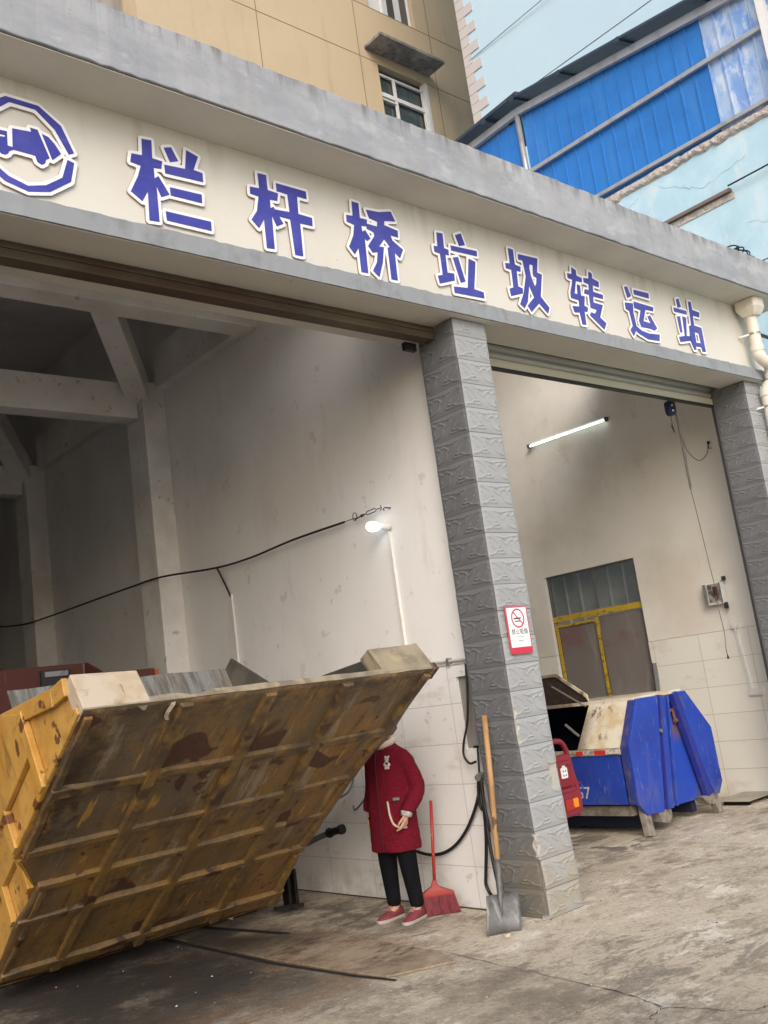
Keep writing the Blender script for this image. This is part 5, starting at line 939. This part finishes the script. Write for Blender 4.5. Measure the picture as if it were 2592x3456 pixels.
def tanwin(x0, x1, z0, z1, glass, dark):
    m_ = MB(); m_.box(x0, x0+.05, 17.10, 17.16, z0, z1); m_.box(x1-.05, x1, 17.10, 17.16, z0, z1); m_.box(x0, x1, 17.10, 17.16, z1-.25, z1-.19) if dark else m_.box(x0, x1, 17.1, 17.16, z1-.06, z1)
    xm = x0+(x1-x0)*.36; m_.box(xm-.04, xm+.04, 17.09, 17.15, z0, z1-.2)
    if dark:
        m_.box(x0, x1, 17.085, 17.155, z0+1.18, z0+1.30); m_.box(x0, xm, 17.08, 17.15, z0+1.06, z0+1.10)
    f = m_.build('window', WFR, TANB)
    m_ = MB(); m_.box(x0, x1, 17.2, 17.22, z0, z1); m_.build('pane', glass, f)
    return f
w1 = tanwin(*W1, GL2, True); w2 = tanwin(*W2, CURT, False)
MB().box(W2[0]+.95, W2[0]+1.2, 17.17, 17.19, W2[2], W2[3]).build('dark_gap', mat('dark_room', (.06, .055, .055), .8), w2); MB().box(W2[1]-.3, W2[1]-.05, 17.17, 17.19, W2[2], W2[3]).build('dark_gap', mat('dark_room_edge', (.1, .09, .085), .8), w2)
MB().box(W1[1]-.001, W1[1]+.11, 16.985, 17.3, 16.9, 19.0).build('reveal', REV, w1); MB().box(W1[0]-.06, W1[0], 16.99, 17.1, 16.9, 18.7).build('reveal', TAN, w1)
CAN = mat('stained_concrete_canopy', (.17, .165, .17), .9, layers=[dict(s=2.4, lo=.45, hi=.62, c=(.33, .3, .26), a=.7), dict(s=7, lo=.5, hi=.7, c=(.08, .075, .07), a=.8)], bump=(10, .4))
MB().box(16.83, 19.33, 16.3, 16.998, 19.30, 19.40).build('window_canopy', CAN, TANB, bevel=.015)

PALE = mat('pale_blue_render', (.43, .585, .70), .85, layers=[dict(s=.3, lo=.4, hi=.75, c=(.46, .64, .73), a=.8), dict(s=(1.2, 1.2, .4), lo=.55, hi=.8, c=(.62, .74, .77), a=.5)], bump=(5, .1))
BLB = thing('pale_blue_building', 'tall pale blue building with pale quoin blocks at its corner', 'building', (16, 12, 0))
MB().box(16, 30, -10, 12.9, 0, 32).build('wall', PALE, BLB)
mb = MB(); z_ = 12.3; k = 0
while z_ < 31: mb.box(15.975, 16.01, 12.9-(.49 if k % 2 else .24), 12.905, z_, z_+.235); z_ += .247; k += 1
mb.build('quoin_blocks', mat('quoin_stone', (.47, .45, .45), .85, layers=[dict(s=2, lo=.4, hi=.7, c=(.46, .43, .43), a=.7)]), BLB)
LB = mat('light_blue_old_render', (.38, .565, .67), .88, layers=[dict(s=.7, lo=.42, hi=.62, c=(.50, .66, .73), a=.85, d=10, ro=.7), dict(s=(2.2, 2.2, 1), lo=.53, hi=.66, c=(.58, .66, .69), a=.6, d=10, ro=.75, o=7), dict(s=(5, 5, .5), lo=.58, hi=.72, c=(.36, .42, .44), a=.5, d=9, o=21), dict(s=(3, 3, .5), lo=.55, hi=.75, c=(.34, .5, .57), a=.6), dict(s=22, lo=.69, hi=.73, c=(.25, .3, .32), a=.6)], bump=(8, .25))
lw_ = thing('light_blue_wall', 'old light blue wall with a broken rubble top under the blue shed', 'wall', (12.1, 6, 0))
rd = random.Random(5); top = []; y = -6.0
while y < 14:
    top.append((y, 8.50+rd.uniform(-.05, .05)+.05*math.sin(y*1.3))); y += .09
mb = MB(); mb.prism([(-6, 0)]+top+[(14, 0)], lambda u, v, w_: (w_, u, v), 12.0, 12.25); mb.build('render_face', LB, lw_)
mb = MB(); rings = []; y = -6.0; k = 0
while y < 13.9:
    n1, n2, n3 = mnoise.noise((y*2.1, 1, 0)), mnoise.noise((y*7, 5, 0)), mnoise.noise((y*15, 9, 3))
    lo_ = 8.44+.05*n1+.035*n2+.02*n3; hi_ = 8.565+.025*mnoise.noise((y*5, 2, 2)); md_ = (lo_+hi_)/2
    rings.append([(11.995, y, lo_), (11.955+.03*n3, y, lo_+.03), (11.95+.03*mnoise.noise((y*12, 3, 1)), y, md_), (11.97+.02*n2, y, hi_), (12.1, y, hi_+.02), (12.1, y, lo_)]); y += .035
mb.loft(rings); mb.build('broken_mortar_edge', mat('rubble_mortar', (.58, .53, .48), .95, layers=[dict(s=6, lo=.42, hi=.65, c=(.44, .39, .35), a=.8), dict(s=22, lo=.52, hi=.68, c=(.25, .2, .17), a=.7)], bump=(25, 1, .05)), lw_)
rdk = random.Random(8); mb = MB()
for (ya, za, yb_, zb) in ((6.6, 8.35, 5.9, 7.95), (5.9, 7.95, 5.2, 8.1), (5.4, 7.2, 4.6, 6.9), (7.4, 8.1, 6.9, 8.3)):
    q = [Vector((11.997, ya+(yb_-ya)*k/14+rdk.uniform(-.02, .02), za+(zb-za)*k/14+rdk.uniform(-.02, .02))) for k in range(15)]; mb.tube(q, [abs(rdk.gauss(0, .0015))+.0006 for _ in q], 4)
mb.build('plaster_crack', mat('crack_dirt', (.26, .36, .41), .9), lw_)
mb = MB(); mb.box(11.93, 12.0, 5.5, 9.0, 7.70, 7.745); mb.build('ledge_bar', mat('brown_ledge', (.17, .13, .11), .8), lw_); MB().box(11.985, 11.999, 5.48, 7.2, 7.60, 7.69).build('ledge_scar', bpy.data.materials['rubble_mortar'], lw_)
mb = MB(); mb.tube([(11.9, 5.5, 7.76), (11.95, 3.5, 7.8), (11.95, 0, 7.8)], .012, 6); mb.build('wall_wire', BLACK, lw_)

SB = mat('blue_cladding', (.022, .165, .50), .45, layers=[dict(s=(2, .6, 2), lo=.42, hi=.7, c=(.015, .125, .40), a=.7), dict(s=(2, 2, .5), lo=.52, hi=.72, c=(.07, .22, .50), a=.6, d=9, o=12), dict(s=(1, 3, 6), lo=.55, hi=.7, c=(.1, .16, .36), a=.5, d=9, o=15, axis=((2, 10.0, 10.5),)), dict(s=(1, 9, 1), lo=.5, hi=.7, c=(.02, .17, .52), a=.7, o=9), dict(s=(3, 3, .8), lo=.6, hi=.75, c=(.05, .2, .62), a=.5)], spec=.45)
CLR = mat('milky_cladding', (.33, .44, .62), .3, layers=[dict(s=(2, 5, 2.4), lo=.42, hi=.62, c=(.12, .26, .6), a=.75), dict(s=(4, 8, 4), lo=.5, hi=.66, c=(.6, .64, .7), a=.6, o=3), dict(s=2, lo=.5, hi=.65, c=(.42, .38, .33), a=.7, axis=((2, 9.9, 10.3),))], spec=.5)
sh2 = thing('blue_shed', 'bright blue sheet clad roof shed above the light blue wall', 'shed', (12.1, 6, 8.6))
def clad(y0, y1, z0, zt, m, nm, x=12.03):
    pr = []; y = y0
    while y < y1-.02:
        e = min(y+.235, y1); pr += [(y, 0), (e-.034, 0), (e-.026, -.022), (e-.008, -.022), (e, 0)]; y += .235
    m_ = MB(); n = len(pr); m_.add([(x+d, yy, z0) for yy, d in pr]+[(x+d, yy, zt(yy)) for yy, d in pr], [(i, i+1, n+i+1, n+i) for i in range(n-1)]); m_.build(nm, m, sh2)
ztop = lambda y: 10.28+.135*(y-4.95) if y < 8.75 else 10.79-.02*(y-8.75)
clad(5.465, 8.70, 8.55, ztop, SB, 'cladding'); clad(8.79, 10.5, 8.55, lambda y: 10.72, SB, 'cladding'); clad(1.5, 5.46, 8.55, ztop, CLR, 'milky_panel')
GST = mat('galvanised_steel', (.42, .42, .43), .45, .5, layers=[dict(s=6, lo=.45, hi=.7, c=(.3, .29, .29), a=.7), dict(s=20, lo=.65, hi=.7, c=(.2, .1, .06), a=.6)])
mb = MB(); mb.bar((11.97, 1.5, 9.60), (11.97, 8.72, 9.70), .05, .07); mb.build('rail', GST, sh2, bevel=.006)
mb = MB(); mb.bar((11.97, 1.5, 8.615), (11.97, 8.9, 8.68), .06, .06); mb.build('rail', GST, sh2, bevel=.006)
mb = MB(); mb.bar((11.96, 1.5, 9.87), (11.96, 8.75, 10.815), .07, .13); mb.bar((11.96, 8.75, 10.815), (11.96, 10.6, 10.75), .07, .13); mb.build('rail', GST, sh2, bevel=.006)
mb = MB(); mb.tube([(11.96, 8.745, 8.6), (11.96, 8.745, 10.76)], .045, 12); mb.build('post', GST, sh2, smooth=True); mb = MB(); mb.box(11.9, 12.0, 4.52, 4.62, 8.6, 10.4); mb.build('post', mat('white_steel_post', (.68, .68, .66), .5), sh2)
RF = mat('dark_blue_roof_sheet', (.03, .045, .07), .5, layers=[dict(s=3, lo=.5, hi=.7, c=(.06, .07, .085), a=.6)])
mb = MB(); mb.loft([[(11.75, 1.5, 9.99), (13.5, 1.5, 10.4), (13.5, 1.5, 10.44), (11.75, 1.5, 10.03)], [(11.75, 8.72, 10.95), (13.5, 8.72, 11.36), (13.5, 8.72, 11.40), (11.75, 8.72, 10.99)]]); mb.loft([[(11.75, 8.55, 10.96), (13.5, 8.55, 11.3), (13.5, 8.55, 11.36), (11.75, 8.55, 11.02)], [(11.75, 10.6, 10.86), (13.5, 10.6, 11.2), (13.5, 10.6, 11.24), (11.75, 10.6, 10.9)]]); mb.build('roof_sheet', RF, sh2)
for y in (2.5, 4.1, 5.35, 6.6, 7.7, 8.65, 9.3): z_ = 10.02+.1325*(y-1.5)-.03 if y < 8.7 else 10.9; MB().bar((11.74, y, z_), (12.6, y, z_+.2), .09, .07).build('purlin', RF, sh2)
for (a, b, lab) in (((16, 12.75, 15.86), (15.5, -6, 16.2), 'upper thin wire crossing the pale blue building'), ((13, 9.4, 11.87), (12.9, -4, 12.0), 'lower thin wire crossing just above the blue shed roof')):
    a, b = Vector(a), Vector(b); mb = MB(); mb.tube([a.lerp(b, k/20)-Vector((.02, 0, .12*math.sin(math.pi*k/20))) for k in range(21)], .009, 6); tag(mb.build('overhead_wire', GCORD), lab, 'wire')
cc = thing('cable_coil', 'bundle of looped black cables at the right end of the parapet', 'cable', (9.7, 4.48, 5.8))
mb = MB(); rd = random.Random(9)
for k in range(5):
    c0 = Vector((9.62+rd.uniform(-.05, .1), 4.5, 5.83+rd.uniform(-.02, .02))); rx, rz = rd.uniform(.1, .2), rd.uniform(.04, .07); mb.tube([c0+Vector((rx*math.cos(t), .05*math.sin(t*2+k), rz*math.sin(t))) for t in [2*math.pi*i/24 for i in range(25)]], .008, 6)
mb.tube(bez([(9.5, 4.5, 5.80), (9.8, 4.5, 5.85), (10.2, 4.6, 5.95), (11, 4.9, 6.2), (12, 5.2, 6.6)], 6), .010, 6); mb.tube(bez([(9.6, 4.5, 5.79), (9.9, 4.52, 5.80), (10.4, 4.6, 5.85), (12, 4.9, 6.0)], 6), .010, 6)
mb.build('loops', BLACK, cc, smooth=True)
eb = MB(); eb.tube([(9.96, 4.62, 4.99), (10.6, 4.66, 5.0), (12, 4.8, 5.05)], .02, 8); tag(eb.build('black_cable', BLACK), 'short black cable running right from the downpipe', 'cable')

# ---------------------------------------------------------------- litter on the ground
rd = random.Random(21); mb = MB()
for i in range(260):
    x, y = (rd.uniform(2.5, 6.5), rd.uniform(2.5, 7.5)) if i < 170 else (rd.uniform(5.7, 9.5), rd.uniform(3.5, 6.2)); s_ = rd.choice((.002, .003, .004, .006)); a_ = rd.uniform(0, 3); mb.cur = 0 if rd.random() < .6 else 1
    ca, sa = math.cos(a_)*s_, math.sin(a_)*s_; e = rd.uniform(.5, 1.8)
    mb.add([(x+ca*e, y+sa*e, .001), (x-sa, y+ca, .001), (x-ca*e, y-sa*e, .001), (x+sa, y-ca, .001), (x+ca*.5, y+sa*.5, s_*.6+.002), (x-ca*.4, y+sa*.3, s_*.7+.002)], [(0, 1, 4), (1, 5, 4), (1, 2, 5), (2, 3, 5), (3, 4, 5), (3, 0, 4)])
tag(mb.build('litter', [mat('pale_litter', (.6, .58, .53), .8), mat('dark_litter', (.08, .06, .045), .9)]), 'tiny pale and dark crumbs scattered over the concrete', kind='stuff')
mb = MB(); mb.tube(bez([(4.42, 7.56, .012), (4.40, 7.64, .02), (4.41, 7.7, .012)], 5), .012, 8); mb.tube(bez([(4.58, 7.62, .012), (4.7, 7.64, .012), (4.8, 7.66, .016), (4.87, 7.70, .012)], 5), .012, 8); tag(mb.build('white_tube', WHITEP, smooth=True), 'cut white plastic tube lying under the hopper edge', 'tube')
MB().box(9.72, 11.4, 5.70, 6.10, .05, .058).build('floor_board', mat('thin_board', (.4, .36, .3), .8, layers=[dict(s=5, lo=.45, hi=.7, c=(.28, .25, .21), a=.7)]))
tag(bpy.data.objects['floor_board'], 'thin lifted board lying on the floor right of the blue bin', 'board')
bpy.data.objects['floor_board'].rotation_euler = (0, R(0), 0)
mb = MB(); mb.box(9.8, 9.84, 5.75, 6.05, .003, .049); mb.build('batten', DARK, bpy.data.objects['floor_board'])
wr = MB(); wr.add([(7.03, 4.02, .012), (7.16, 3.93, .02), (7.2, 3.97, .006), (7.06, 4.06, .018), (7.12, 4.0, .03)], [(0, 1, 4), (1, 2, 4), (2, 3, 4), (3, 0, 4), (0, 3, 2, 1)]); tag(wr.build('paper_scrap', SIGNW), 'crumpled white paper scrap on the concrete at the right', 'paper')
ck = MB(); ck.box(4.86, 4.9, 4.8, 4.815, .003, .02); tag(ck.build('cigarette_packet', mat('pale_card', (.6, .5, .38), .7)), 'small pale card scrap under the shovel blade', 'card scrap')
